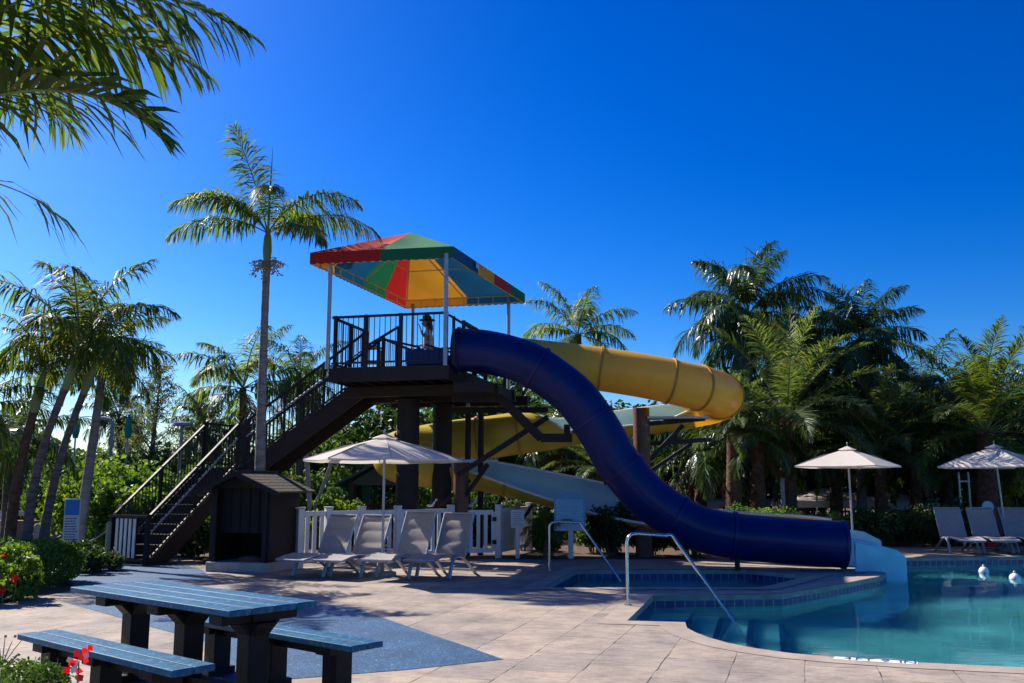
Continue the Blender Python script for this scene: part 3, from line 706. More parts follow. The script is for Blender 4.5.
for P, Q, c in seq:
    K = 6; mi = names.index(c); p0 = T(*P,CZ+VH); q0 = T(*Q,CZ+VH)
    cc = (p0+q0)/2
    vs = []; fs = []
    # sagging triangular gore
    for i in range(K+1):
        f = i/K
        a = p0.lerp(AP, f); b = q0.lerp(AP, f); nseg = K-i
        row = []
        for j in range(nseg+1):
            g = j/nseg if nseg else 0
            pt = a.lerp(b, g) if nseg else a
            sg = 0.045*math.sin(math.pi*f)*(math.sin(math.pi*g) if nseg else 0)*3*(1-f)
            row.append(len(vs)); vs.append(pt - Vector((0,0,sg)))
        if i:
            for j in range(nseg+1):
                fs.append((prev[j], prev[j+1], row[j]))
                if j < nseg: fs.append((prev[j+1], row[j+1], row[j]))
        prev = row
    mb.add(vs, fs, mi)
    # valance with small scallops on the hem
    L = (q0-p0).length; ns = max(2, int(L/0.16)); vs = []; fs = []
    for k in range(ns*4+1):
        f = k/(ns*4); p = T(*P,0).lerp(T(*Q,0), f); s_ = abs(math.sin(math.pi*f*ns))
        vs += [(p.x,p.y,CZ+VH), (p.x,p.y,CZ+0.02-0.022*s_)]
    for k in range(ns*4): fs.append((2*k,2*k+1,2*k+3,2*k+2))
    mv.add(vs, fs, mi)
canopy = mb.build('canopy', [M[n] for n in names], tower, angle=20)
mv.build('valance', [M[n] for n in names], canopy, smooth=False)
mb = MB()
C4 = [T(-1.64,-2.55,0),T(1.30,-2.37,0),T(1.67,2.45,0),T(-1.40,2.45,0)]
for i in range(4):
    a, b = C4[i], C4[(i+1)%4]
    for z in (CZ+0.03, CZ+0.21): mb.tube([a+Vector((0,0,z)), b+Vector((0,0,z))], 0.018, 6)
    for k in range(1, 8):
        p = a.lerp(b, k/8); mb.tube([p+Vector((0,0,CZ+0.04)), p+Vector((0,0,CZ+0.2))], 0.012, 5)
    mb.tube([a+Vector((0,0,CZ+0.21)), AP-Vector((0,0,0.07))], 0.02, 6)
    m_ = a.lerp(b, 0.5); mb.tube([m_+Vector((0,0,CZ+0.21)), AP-Vector((0,0,0.16))], 0.016, 6)
H = [a.lerp(AP, 0.5) for a in C4]
for i in range(4):
    a = H[i].copy(); b = H[(i+1)%4].copy(); a.z = b.z = CZ+0.62; mb.tube([a, b], 0.015, 6)
mb.build('canopy_frame', M['frame'], canopy)
mb = MB(); mb.box(T(1.5,-1.15,CZ+0.14),(0.012,0.2,0.14),rz=TA); mb.build('maker_label', M['signpale'], canopy)
# staircase: two flights and a landing
stair = MB()
def flight(a0, a1, b0, b1, n):
    """near line a0->a1, far line b0->b1 (bottom -> top)"""
    a0,a1,b0,b1 = map(Vector,(a0,a1,b0,b1)); mbt = MB()
    for p, q in ((a0,a1),(b0,b1)):
        d = (q-p); w_ = (b0-a0).normalized()*0.05
        lo = Vector((0,0,-0.42)); hi = Vector((0,0,0.06))
        mbt.prism([p+lo, p+hi, q+hi, q+lo], w_ if p is a0 else -w_)
    for k in range(n):
        f = (k+0.35)/n; p = a0.lerp(a1,f); q = b0.lerp(b1,f); z = a0.z+(a1.z-a0.z)*(k+1)/n-0.02
        d = Vector(((a1-a0).x,(a1-a0).y,0)).normalized()*0.26
        s1 = (q-p).normalized()*0.06
        pp = Vector((p.x,p.y,z))+s1; qq = Vector((q.x,q.y,z))-s1
        mbt.prism([pp, pp+d, pp+d-Vector((0,0,0.04)), pp-Vector((0,0,0.04))], qq-pp)
        rh=(a1.z-a0.z)/n; mbt.prism([pp+d*0.08-Vector((0,0,0.041)), pp+d*0.16-Vector((0,0,0.041)), pp+d*0.16-Vector((0,0,rh)), pp+d*0.08-Vector((0,0,rh))], qq-pp)
    return mbt
LZ = 2.0
st_root = bpy.data.objects.new('staircase', None)
lowL0, lowR0 = Vector((-8.27,19.54,0)), Vector((-7.33,19.06,0)); lowL1, lowR1 = Vector((-7.19,21.7,LZ)), Vector((-6.25,21.2,LZ))
upN0, upN1 = Vector((-6.05,21.1,LZ)), T(u0-0.04,-0.57,DZ); upF0, upF1 = upN0+Vector((0.2,1.0,0)), T(u0-0.04,0.42,DZ)
f1 = flight(lowR0, lowR1, lowL0, lowL1, 10); f2 = flight(upN0, upN1, upF0, upF1, 10)
f1.v += []; b_ = len(f1.v); f1.v += f2.v; f1.f += [tuple(i+b_ for i in q) for q in f2.f]; f1.m += f2.m
f1.prism([(-7.22,21.72,LZ-0.25),(-6.23,21.22,LZ-0.25),(-6.03,21.08,LZ-0.25),(-5.83,22.12,LZ-0.25),(-6.9,22.7,LZ-0.25)], (0,0,0.245))
for p in ((-7.0,22.4),(-5.98,21.4),(-6.05,22.2)): f1.tube([(p[0],p[1],0),(p[0],p[1],LZ-0.25)], 0.07, 10)
stc = f1.build('staircase', M['wood'], tower, smooth=False)
Z3 = Vector((0,0,1))
for rn in [(lowL0, lowL1, (0.0,0.5,1.0)), (lowR0, lowR1, (0.0,0.5,1.0))]: railing([rn], 0.98, 'handrail', stc, 0.06)
for rn in [(upN0, upN1, (0.0,0.33,0.66,0.98)), (upF0, upF1, (0.0,0.33,0.66,0.98))]: railing([rn], 1.03, 'handrail', stc, 0.06)
for rn in [(lowL1, Vector((-6.9,22.7,LZ)), (0.0,1.0)), (Vector((-6.9,22.7,LZ)), upF0, (0.5,))]: railing([rn], 1.03, 'handrail', stc, 0.06)
mb = MB(); mb.tube([lowR0+Z3*0.62, lowR1+Z3*0.66], 0.022, 6); mb.tube([upN0+Z3*0.68, upN1+Z3*0.68], 0.022, 6); mb.build('grab_rail', M['alum'], stc)
# striped safety gate at the foot of the stair
mb = MB(); gd = (lowR0-lowL0).normalized(); nn = Vector((gd.y,-gd.x,0))*0.06
mb.bar(lowL0+nn+Z3*0.97, lowR0+nn+Z3*0.97, 0.05); mb.bar(lowL0+nn+Z3*0.10, lowR0+nn+Z3*0.10, 0.05)
mb.bar(lowL0+nn, lowL0+nn+Z3*0.95, 0.07); mb.bar(lowR0+nn, lowR0+nn+Z3*0.95, 0.07)
p0 = lowL0+nn+gd*0.16
mb.box(p0+gd*0.28+Z3*0.52-nn*0.3, (0.60,0.02,0.84), rz=math.atan2(gd.y,gd.x))
for k in range(5): mb.box(p0+gd*(0.05+k*0.125)+Z3*0.53+nn*0.25, (0.07,0.018,0.78), rz=math.atan2(gd.y,gd.x), mi=1)
mb.build('stair_gate', [M['rail'], M['white']], tower)
# long dark brackets that reach out under the blue tube
mb = MB()
q = [A(452,398,19.2), A(500,398,19.2), A(541,438,18.9), A(572,438,18.8)]
for a, b in zip(q, q[1:]): mb.bar(a, b, 0.13, 0.17)
mb.box(q[3]+Vector((-0.1,0.0,0.16)), (0.12,0.12,0.22)); mb.build('bracket', M['brown'], tower)
for a,b,w_ in ((A(458,475,19.6),A(548,417,19.2),0.10),(A(452,410,20.6),A(548,410,20.6),0.12),(A(441,505,21),A(470,480,20.9),0.08)): MB().bar(a,b,w_).build('brace', M['brown'], tower)


# ------------------------------------------------------------------ tube and flume slides
def sweep_pts(pts, k=7):
    W = []
    for (px,py,Y,r,a0,a1) in pts:
        p = A(px,py,Y); W.append((p.x,p.y,p.z,r,a0,a1))
    return catmull(W, k)
def frames(C):
    n=len(C); P=[Vector(c[:3]) for c in C]; out=[]
    for i in range(n):
        t=(P[min(i+1,n-1)]-P[max(i-1,0)]).normalized(); s=t.cross(Vector((0,0,1))).normalized(); u=s.cross(t)
        out.append((P[i],t,s,u))
    return out
def shell(mb, C, th=0.02, nseg=30, mats=(0,1,2)):
    fr=frames(C); b=len(mb.v); n=len(C)
    for (p,t,s,u),c in zip(fr,C):
        r=c[3]
        for rr in (r, r-th):
            for j in range(nseg+1):
                a=R(c[4]+(c[5]-c[4])*j/nseg); mb.v.append(tuple(p+(s*math.sin(a)-u*math.cos(a))*rr))
    st=2*(nseg+1)
    for i in range(n-1):
        q=b+i*st
        for j in range(nseg):
            mb.f.append((q+j,q+j+1,q+st+j+1,q+st+j)); mb.m.append(mats[0])
            w_=nseg+1; mb.f.append((q+w_+j,q+st+w_+j,q+st+w_+j+1,q+w_+j+1)); mb.m.append(mats[1])
        for j in (0,nseg):
            mb.f.append((q+j,q+st+j,q+st+nseg+1+j,q+nseg+1+j)); mb.m.append(mats[2])
    for q in (b, b+(n-1)*st):
        for j in range(nseg):
            mb.f.append((q+j,q+j+1,q+nseg+1+j+1,q+nseg+1+j)); mb.m.append(mats[2])
def rim_tubes(mb, C, r_=0.03, mi=2):
    fr=frames(C)
    for e in (4,5):
        path=[p+(s*math.sin(R(c[e]))-u*math.cos(R(c[e])))*(c[3]) for (p,t,s,u),c in zip(fr,C)]
        mb.tube(path, r_, 6, mi=mi)
def ringband(C, i, wd=0.05, lift=0.03, nseg=30):
    p,t,s,u = frames(C)[i]; r=C[i][3]; mb=MB(); a0,a1=C[i][4],C[i][5]
    for k,(off,rr) in enumerate(((-wd/2,r+0.001),(-wd/2,r+lift),(wd/2,r+lift),(wd/2,r+0.001))):
        for j in range(nseg+1):
            a=R(a0+(a1-a0)*j/nseg); mb.v.append(tuple(p+t*off+(s*math.sin(a)-u*math.cos(a))*rr))
    for k in range(3):
        for j in range(nseg):
            q=k*(nseg+1)+j; mb.f.append((q,q+1,q+nseg+2,q+nseg+1)); mb.m.append(0)
    return mb
F0, F1 = -180.0, 180.0
blue = [(453,350,18.65),(487,352,18.6),(527,363,18.5),(555,380.5,18.4),(575,397,18.35),(590,416,18.3),(604,438,18.25),(617,461,18.15),(638,487,18.05),(661,507,17.95),(693,526,17.85),(733,536,17.9),(790,541,18.0),(853,544.5,18.1)]
blue[-1] = (843,544.5,18.1)
BC = sweep_pts([(x,y,18.65-0.55*(x-453)/390,0.44,F0,F1) for x,y,Y in blue], 6)
bs = thing('tube_slide', 'deep blue enclosed tube slide curving down from the tower into the pool', 'slide', (2.0, 18.2, 0))
mb = MB(); shell(mb, BC, mats=(0,0,0)); mb.build('tube', M['blue_fg'], bs, angle=50)
for i in (1, 14, 31, 44, 57, 66, len(BC)-1): ringband(BC, i, 0.06, 0.035 if i < len(BC)-1 else 0.02).build('joint_ring', M['blue_ring'], bs)
# lengthwise seam flanges
mb = MB()
for an in (84, -84):
    fr = frames(BC); mb.tube([p+(s*math.sin(R(an))-u*math.cos(R(an)))*0.436 for (p,t,s,u) in fr], 0.011, 5)
mb.build('seam', M['blue_ring'], bs)
# start tub on the platform
mb = MB(); c = T(0.79,-1.93,DZ+0.03)
mb.box(c+Vector((0,0,0.0)), (0.84,0.86,0.05), rz=TA)
for sgn in (-1,1): mb.box(c+E2*0.44*sgn+Vector((0,0,0.14)), (0.84,0.05,0.30), rz=TA)
mb.build('start_tub', M['blue_fg'], bs, bevel=0.015)
# run-out trough into the pool
x0, x1 = 6.42, 7.38; yn, yf = 17.72, 18.70
mb = MB()
prof = [(x0,0.54),(6.98,0.46),(7.22,0.40),(x1,0.26),(x1,-0.55),(x0,-0.55)]
mb.prism([(x,yn,z) for x,z in prof], (0,0.05,0)); mb.prism([(x,yf,z+ (0.06 if z>0 else 0)) for x,z in prof], (0,0.05,0))
mb.box(((x0+x1)/2,(yn+yf)/2+0.02,-0.03), (x1-x0-0.01, yf-yn-0.06, 0.06))
mb.box((x0+0.35,yf+0.25,0.42),(0.75,0.4,0.05))
mb.build('exit_trough', M['cyan'], bs, bevel=0.02)
for px,Y,top in ((735,17.9,0.22),(590,18.3,2.2)):
    p = A(px,500,Y)
    if px == 735: MB().tube([(p.x,p.y,0),(p.x,p.y,top)],0.05,10).build('slide_foot', M['brown'], bs)
# yellow slide
ys = thing('tube_slide', 'yellow slide looping from a tube into an open flume behind the blue one', 'slide', (2.6, 21.2, 0))
Y1 = [(478,353,20.7,.44),(505,357,20.6,.46),(540,362,20.4,.49),(600,369,20.4,.49),(650,377,20.3,.49),(686,385,20.4,.50),(707,390,20.7,.51),(720,396,21.3,.52),(712,402,22.0,.51),(692,407,22.35,.50)]
YC = sweep_pts([(x,y,Y,r,F0,F1) for x,y,Y,r in Y1], 8)
mb = MB(); shell(mb, YC, mats=(0,1,2)); mb.build('tube', [M['yellow_fg'], M['yellow_fg'], M['yellow_ring']], ys, angle=50)
for i in (4, 24, 36, 44, 56): ringband(YC, i, 0.05, 0.03).build('joint_ring', M['yellow_ring'], ys)
Y2 = [(692,407,22.35,.50,-78,108),(660,412,22.5,.50,-60,112),(600,420,22.6,.50,-62,112),(565,426,22.7,.50,-75,115),(545,430,22.7,.51,-125,135),(520,433,22.8,.52,-168,168),(490,437,22.9,.52,-179,179),(455,441,23.0,.52,-179,179),(425,446,23.1,.52,-179,179),(402,451,22.9,.52,-179,179),(394,457,22.4,.52,-165,179),(404,462,22.0,.52,-140,150),(430,465,21.9,.53,-118,100),(455,466,21.9,.53,-112,84)]
YD = sweep_pts(Y2, 6)
mb = MB(); shell(mb, YD, mats=(0,1,2)); rim_tubes(mb, YD[:26], 0.028); mb.build('flume', [M['yellow_fg'], M['gel'], M['rim']], ys, angle=50)
for i in (12, 30, 38, 52): ringband(YD, i, 0.05, 0.03).build('joint_ring', M['yellow_ring'], ys)
Y3 = [(455,466,21.9,.53,-112,84),(480,468,21.9,.53,-112,74),(540,481,21.8,.53,-118,52),(590,494,21.7,.53,-124,42),(660,510,21.2,.51,-115,50),(710,516,20.9,.49,-104,60)]
YE = sweep_pts(Y3, 6)
mb = MB(); shell(mb, YE, mats=(0,1,2)); rim_tubes(mb, YE, 0.03); mb.build('flume', [M['yellow_fg'], M['gel'], M['rim']], ys, angle=50)
for i in (9, 20): ringband(YE, i, 0.05, 0.03).build('joint_ring', M['yellow_ring'], ys)
YF = sweep_pts([(710,516,20.9,.49,-104,60),(750,518,20.6,.48,-100,64),(800,519,20.3,.46,-96,72),(832,521,20.1,.45,-92,75)], 6)
mb = MB(); shell(mb, YF, mats=(0,0,2)); rim_tubes(mb, YF, 0.03); mb.build('exit_flume', [M['yellow_fg'], M['gel'], M['rim']], ys, angle=50)
mb = MB(); e = A(832,522,20.1)
mb.box(e+Vector((0.40,0,-0.42)), (0.85,0.95,0.05))
for sgn in (-1,1): mb.prism([e+Vector((0,0.47*sgn,-0.55)), e+Vector((0,0.47*sgn,-0.10)), e+Vector((0.5,0.47*sgn,-0.18)), e+Vector((0.85,0.47*sgn,-0.36)), e+Vector((0.85,0.47*sgn,-0.55))], (0,0.04,0))
mb.build('exit_trough', M['rim'], ys, bevel=0.015)
# supports of the yellow slide
p = A(643,500,21.2)
mb = MB(); mb.tube([(p.x,p.y,0),(p.x,p.y,3.34)], 0.19, 20); mb.build('support_column', M['redwood'], ys)
mb = MB(); z = 2.98
mb.bar((p.x+0.1,p.y,z),(p.x+1.45,p.y,z+0.12),0.12,0.1); mb.bar((p.x+0.1,p.y,2.1),(p.x+0.95,p.y,2.95),0.09,0.09); mb.bar((p.x+0.1,p.y+.1,z-0.45),(p.x+1.7,p.y+.5,z-0.33),0.1,0.1)
mb.bar((p.x+0.1,p.y+.2,1.85),(p.x+1.2,p.y+.4,2.55),0.07,0.07)
mb.build('support_arm', M['brown'], ys)
MB().box((p.x+0.8,p.y-0.05,z+0.13),(1.4,0.5,0.05)).build('saddle_plate', M['pole'], ys)
p = A(461,500,20.9); mb = MB(); mb.tube([(p.x,p.y,0),(p.x,p.y,2.1)], 0.17, 20); mb.build('support_column', M['redwood'], ys)
mb = MB(); mb.box((p.x+0.35,p.y-0.3,2.12),(0.95,0.35,0.06)); mb.bar((p.x+0.1,p.y-0.1,1.35),(p.x+0.6,p.y-0.3,2.05),0.08,mi=1); mb.build('saddle_plate', [M['pole'],M['brown']], ys)
mb = MB(); 
for x,y,zt in ((-0.2,22.3,1.35),(0.5,22.2,1.15)): mb.bar((x-0.7,y,0.15),(x,y,zt),0.08,0.08)
mb.build('brace', M['brown'], ys)
p = A(609,500,22.3); MB().tube([(p.x,p.y,0),(p.x,p.y,2.55)],0.09,12).build('support_post', M['brown'], ys)

# ------------------------------------------------------------------ shed beside the stair
sh = thing('playhouse', 'dark brown wooden shed with shingled gable roof and open dark front beside the stairs', 'shed', (-4.75,18.1,0))
SA = R(-17); SQ = Vector((-4.95,18.15,0)); sx = Vector((math.cos(SA),math.sin(SA),0)); sy = Vector((-math.sin(SA),math.cos(SA),0))
SA = R(-15); sx = Vector((math.cos(SA),math.sin(SA),0)); sy = Vector((-math.sin(SA),math.cos(SA),0))
def S(x,y,z): return SQ+sx*x+sy*y+Z3*z
w2=0.60; d2=0.55
mb = MB()
for x in (-w2,w2): mb.box(S(x,0,0.86),(0.05,d2*2,1.36),rz=SA)
mb.box(S(0,d2,0.86),(w2*2-0.06,0.05,1.36),rz=SA); mb.box(S(0,-d2+0.20,1.12),(w2*2-0.05,0.05,0.84),rz=SA)
mb.box(S(-w2+0.07,-d2,0.86),(0.09,0.05,1.36),rz=SA); mb.box(S(w2-0.07,-d2,0.86),(0.09,0.05,1.36),rz=SA)
mb.prism([S(-w2,-d2+.0,1.545),S(w2,-d2,1.545),S(0,-d2,1.80)], sy*0.05); mb.prism([S(-w2,d2-.05,1.545),S(w2,d2-.05,1.545),S(0,d2-.05,1.80)], sy*0.05)
for k in range(6): mb.box(S(-w2+0.1+k*0.2,-d2+0.168,1.12),(0.012,0.02,0.82),rz=SA)
mb.build('wall', M['shed'], sh, bevel=0.004)
mb = MB()
for sgn in (-1,1):
    for k in range(7):
        f0=k/7; f1=(k+1)/7; ax=sgn*(0.90*(1-f0)); bx=sgn*(0.90*(1-f1)); az=1.45+0.38*f0; bz=1.45+0.38*f1
        mb.prism([S(ax,-0.78,az+0.0),S(ax,-0.78,az+0.035),S(bx,-0.78,bz+0.03),S(bx,-0.78,bz)], sy*1.5)
mb.box(S(0,-0.03,1.865),(0.1,1.5,0.03),rz=SA)
rf = mb.build('roof', M['shingle'], sh, smooth=False)
mb = MB()
for sgn in (-1,1): mb.bar(S(sgn*0.92,-0.79,1.42),S(0,-0.79,1.81),0.03,0.09)
mb.build('fascia', M['shed'], rf)
mb = MB(); mb.box(S(0,0,0.09),(w2*2+0.1,d2*2+0.1,0.18),rz=SA); mb.build('plinth', M['plinth'], sh, bevel=0.01)
mb = MB(); mb.sphere(S(0.05,-0.2,0.2),0.2,14,8,sc=(1.3,0.8,0.4)); o = mb.build('terracotta_bowl', M['terra']); tag(o,'reddish rounded bowl lying in the open base of the dark shed','bowl')

# ------------------------------------------------------------------ picket fence, gate, signs
fn = thing('picket_fence', 'white vinyl picket fence behind the left row of loungers', 'fence', (-2.5,21.5,0))
def pickets(a, b, par, sp, wdt, h=1.08, posts=(0,1), gap=0.08):
    a, b = Vector(a), Vector(b); L=(b-a).length; d=(b-a).normalized(); ang=math.atan2(d.y,d.x); mb=MB(); n=int(L/sp)
    for k in range(n+1):
        p=a+d*(L*k/n); mb.box((p.x,p.y,h/2+gap/2),(wdt,0.025,h-gap-0.06),rz=ang)
    nrm_=Vector((d.y,-d.x,0))*0.03
    for z in (0.16,h-0.04): mb.box((a+b)/2+Z3*z,(L,0.055,0.09),rz=ang)
    mb.build('fence_panel',M['white'],par,smooth=False)
    for f in posts:
        p=a.lerp(b,f); mp_=MB(); mp_.box((p.x,p.y,h/2+0.03),(0.13,0.13,h+0.06),rz=ang); mp_.prism([(p.x-.085,p.y-.085,h+.062),(p.x+.085,p.y-.085,h+.062),(p.x+.085,p.y+.085,h+.062),(p.x-.085,p.y+.085,h+.062)],(0,0,.03)); mp_.build('post',M['white'],par,bevel=0.006)
pickets((-4.15,18.45,0),(-1.35,20.75,0),fn,0.155,0.085,posts=(0.0,0.17,0.38,0.62,1.0))
gt = thing('picket_gate', 'white picket gate with dark hinges at the end of the fence', 'gate', (-0.8,21.1,0))
a=Vector((-1.24,20.84,0)); b=Vector((-0.42,20.98,0)); d=(b-a).normalized(); ang=math.atan2(d.y,d.x); mb=MB()
for k in range(6): p=a+d*((b-a).length*k/5); mb.box((p.x,p.y,0.58),(0.08,0.025,0.86),rz=ang)
for z in (0.17,1.0): mb.box((a+b)/2+Z3*z,((b-a).length,0.05,0.1),rz=ang)
mb.build('gate_panel',M['white'],gt,smooth=False)
for z in (0.35,0.85): MB().box(b+Z3*z+d*0.03-Vector((0,0.045,0)),(0.09,0.03,0.09),rz=ang).build('hinge',M['rail'],gt)
f2_ = thing('picket_fence', 'short white fence return with closely set slats right of the gate', 'fence', (0.0,22.0,0))
pickets((-0.30,21.0,0),(0.42,23.2,0),f2_,0.115,0.085,posts=(0,1))
for x,y,zt,lab in ((-1.85,21.2,1.2,'small white bird-like finial lamp on the fence rail left of the gate'),(-0.95,21.1,1.16,'small white cap ornament on the gate rail')):
    mb=MB(); mb.sphere((x,y,1.14),0.05,8,6,sc=(1.6,1,0.7)); mb.tube([(x+.05,y,1.15),(x+.13,y,1.26)],[0.03,0.012],6); mb.sphere((x+.14,y,1.27),0.03,8,6)
    o=mb.build('ornament',M['float']); tag(o,lab,'ornament')
# notice on a post by the fence
p=A(517.5,500,20.9); ns=thing('notice_sign','small white notice with red header on a white post by the fence corner','sign',(p.x,p.y,0))
MB().box((p.x,p.y,0.55),(0.09,0.06,1.1)).build('post',M['white'],ns,bevel=0.004)
bd=MB().box((p.x,p.y-0.045,0.86),(0.30,0.02,0.40)).build('board',M['signwhite'],ns,bevel=0.003)
mb=MB(); 
for k in range(7): mb.box((p.x-0.01*(k%2),p.y-0.057,1.0-k*0.045),(0.22-0.03*(k%3),0.004,0.012))
mb.build('lettering',M['grey'],bd,smooth=False)
MB().box((p.x,p.y-0.04,1.12),(0.13,0.02,0.16)).build('header',M['terra'],ns)
# pool rules sign
p=A(569.5,500,20.8); rs=thing('pool_rules_sign','pale blue arched-top rules sign on a white post behind the spa','sign',(p.x,p.y,0))
MB().box((p.x+0.02,p.y+0.03,0.45),(0.11,0.07,0.9)).build('post',M['white'],rs,bevel=0.005)
def arch(cx, y, z0, z1, hw, ar, rise, th):
    pts=[(cx-hw,y,z0),(cx+hw,y,z0),(cx+hw,y,z1)]
    for k in range(9): a=math.pi*k/8; pts.append((cx+ar*math.cos(a),y,z1+rise*math.sin(a)+0.002))
    pts.append((cx-hw,y,z1)); return MB().prism(pts,(0,th,0))
o1=arch(p.x,p.y-0.03,0.60,1.32,0.345,0.23,0.13,0.03).build('board',M['signblue'],rs,smooth=False)
MB().box((p.x-.0,p.y-0.036,1.05),(0.60,0.008,0.46)).build('panel',M['signpale'],o1)
MB().box((p.x-.0,p.y-0.036,0.71),(0.62,0.008,0.20)).build('panel',M['signwhite'],o1)
mb=MB(); q=random.Random(4)
for k in range(8):
    z=1.24-k*0.055; x=p.x-0.26
    while x < p.x+0.24:
        l=q.uniform(0.03,0.10); mb.box((x+l/2,p.y-0.043,z),(l,0.004,0.017)); x+=l+0.018
for k in range(3):
    z=0.77-k*0.05; x=p.x-0.24
    while x < p.x+0.2:
        l=q.uniform(0.03,0.09); mb.box((x+l/2,p.y-0.043,z),(l,0.004,0.014)); x+=l+0.016
for k in range(5): mb.box((p.x-0.13+k*0.065,p.y-0.036,1.37+0.02*(1-abs(k-2)/2)),(0.045,0.008,0.04))
mb.build('lettering',M['inks'],o1,smooth=False)
MB().box((p.x+0.34,p.y-0.02,0.85),(0.03,0.04,0.1)).build('clip',M['grey'],o1)
# tall poster sign near the rope
p=A(70.5,540,18.2); ps=thing('poster_stand','tall narrow blue and white poster board standing behind the round hedge','sign',(p.x,p.y,0))
o1=MB().box((p.x,p.y,0.86),(0.31,0.03,0.95)).build('board',M['signwhite'],ps,bevel=0.004)
MB().box((p.x,p.y-0.018,1.17),(0.27,0.006,0.29)).build('picture',M['bluebox'],o1)
mb=MB(); q=random.Random(9)
for k in range(11):
    z=0.96-k*0.05; x=p.x-0.12
    while x < p.x+0.09:
        l=q.uniform(0.02,0.07); mb.box((x+l/2,p.y-0.018,z),(l,0.004,0.018)); x+=l+0.014
mb.build('lettering',M['ink'],o1,smooth=False)
MB().box((p.x,p.y,0.03),(0.34,0.3,0.06)).build('foot',M['white'],ps); MB().bar((p.x,p.y+.02,0.06),(p.x,p.y+.02,0.40),0.05).build('stem',M['white'],ps)
# rope barrier
def ropepost(px,Y,h,lab):
    p=A(px,540,Y); t=thing('rope_post',lab,'post',(p.x,p.y,0),'rope barrier posts'); MB().tube([(p.x,p.y,0),(p.x,p.y,h)],0.05,10).build('shaft',M['oldwood'],t); MB().sphere((p.x,p.y,h+0.03),0.055,10,6).build('cap',M['oldwood'],t); return Vector((p.x,p.y,h-0.06))
r1=ropepost(36,18.2,0.78,'weathered rope post in front of the leaning palm trunks'); r2=ropepost(108,18.6,0.80,'weathered rope post beside the foot of the dark stair'); r0=ropepost(-12,18.0,0.78,'rope post at the far left edge of the hedge')
for a,b,l in ((r1,r2,'sagging rope running in front of the tall poster board to the stair'),(r0,r1,'sagging rope left of the palm trunks behind the hedge')):
    pts=[a.lerp(b,k/14)-Z3*(0.30*4*(k/14)*(1-k/14)) for k in range(15)]; o=MB().tube(pts,0.016,7).build('rope',M['rope']); tag(o,l,'rope')

# ------------------------------------------------------------------ loungers
def make_lounger():
    t=thing('sun_lounger','x','sun lounger',(0,0,0)); W=0.30
    # side profile of the sling: local -Y is the foot end
    seat=[(-1.18,0.33),(-0.95,0.375),(-0.70,0.40),(-0.45,0.375),(-0.2,0.345),(0.0,0.345)]
    back=[(0.03,0.37),(0.13,0.57),(0.23,0.78),(0.32,0.95),(0.38,1.06)]
    def cloth(prof, nm, quilt):
        mb=MB(); c=catmull([(0,y,z) for y,z in prof],8); k=len(c); nx=8
        vs=[];fs=[]
        for side_ in (0,-0.022):
            for i,p in enumerate(c):
                a=np.array(c[min(i+1,k-1)])-np.array(c[max(i-1,0)]); a/=np.linalg.norm(a); nr=np.array([0,-a[2],a[1]])
                qz=0.012*abs(math.sin(math.pi*i/(k-1)*quilt)) if side_==0 else 0
                for j in range(nx+1):
                    x=-W+0.02+(2*W-0.04)*j/nx; dip=0.02*(1-(2*j/nx-1)**2)
                    q=np.array([x,p[1],p[2]])+nr*(qz+side_-dip*0.8); vs.append(tuple(q))
        n1=k*(nx+1)
        for s_ in (0,1):
            for i in range(k-1):
                for j in range(nx):
                    q=s_*n1+i*(nx+1)+j; f=(q,q+1,q+nx+2,q+nx+1); fs.append(f if s_==0 else f[::-1])
        for i in range(k-1):
            for j in (0,nx): q=i*(nx+1)+j; fs.append((q,q+nx+1,q+nx+1+n1,q+n1))
        for i in (0,k-1):
            for j in range(nx): q=i*(nx+1)+j; fs.append((q,q+1,q+1+n1,q+n1))
        mb.add(vs,fs); return mb.build(nm,M['sling'],t,angle=50)
    cloth(seat,'seat',6); cloth(back,'backrest',4)
    for x in (-W,W):
        MB().tube([(x,y,z) for y,z in seat],0.02,8).build('side_rail',M['alum'],t)
        MB().tube([(x,y,z) for y,z in back],0.02,8).build('side_rail',M['alum'],t)
        MB().tube([tuple(q) for q in catmull([(x*1.05,-0.10,0.33),(x*1.07,-0.36,0.36),(x*1.07,-0.54,0.27),(x*1.07,-0.66,0.0)],6)],0.034,10).build('leg',M['alum'],t)
        MB().tube([(x*1.02,-0.12,0.32),(x*1.04,0.12,0.20),(x*1.05,0.42,0.0)],0.028,8).build('leg',M['alum'],t)
    for y,z in ((0.38,1.06),(-1.18,0.33),(0.0,0.32),(0.3,0.08)): MB().tube([(-W,y,z),(W,y,z)],0.018,8).build('crossbar',M['alum'],t)
    return t
L0=make_lounger(); first=True
def lounger(x,y,rz,label,group,sc=1.0):
    global first
    o=L0 if first else copy_tree(L0); first=False
    o.location=(x,y,0); o.rotation_euler=(0,0,R(rz)); o.scale=(1,1,sc); o['label']=label; o['group']=group; return o
LG='sling loungers in front of the picket fence'
for px,Y,rz,sc,l in ((331,17.35,-25,0.98,'grey sling lounger nearest the dark brown shed'),(366,17.25,-24,0.98,'grey sling lounger just left of the umbrella pole'),(411,17.05,-23,1.05,'tall-backed grey lounger just right of the umbrella pole'),(450,17.1,-23,1.02,'grey lounger at the gate end of the fence row')):
    p=A(px,553,Y); lounger(p.x,p.y,rz,l,LG,sc)
RG='sling loungers across the pool'
for px,l in ((949,'lounger across the pool farthest from the far umbrella pole, beside the low hedge'),(982,'lounger across the pool just left of the thin umbrella pole'),(1015,'lounger across the pool right of the umbrella pole'),(1048,'lounger across the pool cut off by the frame edge')):
    p=A(px+6,553,22.9); lounger(p.x,p.y,-6,l,RG,0.98)

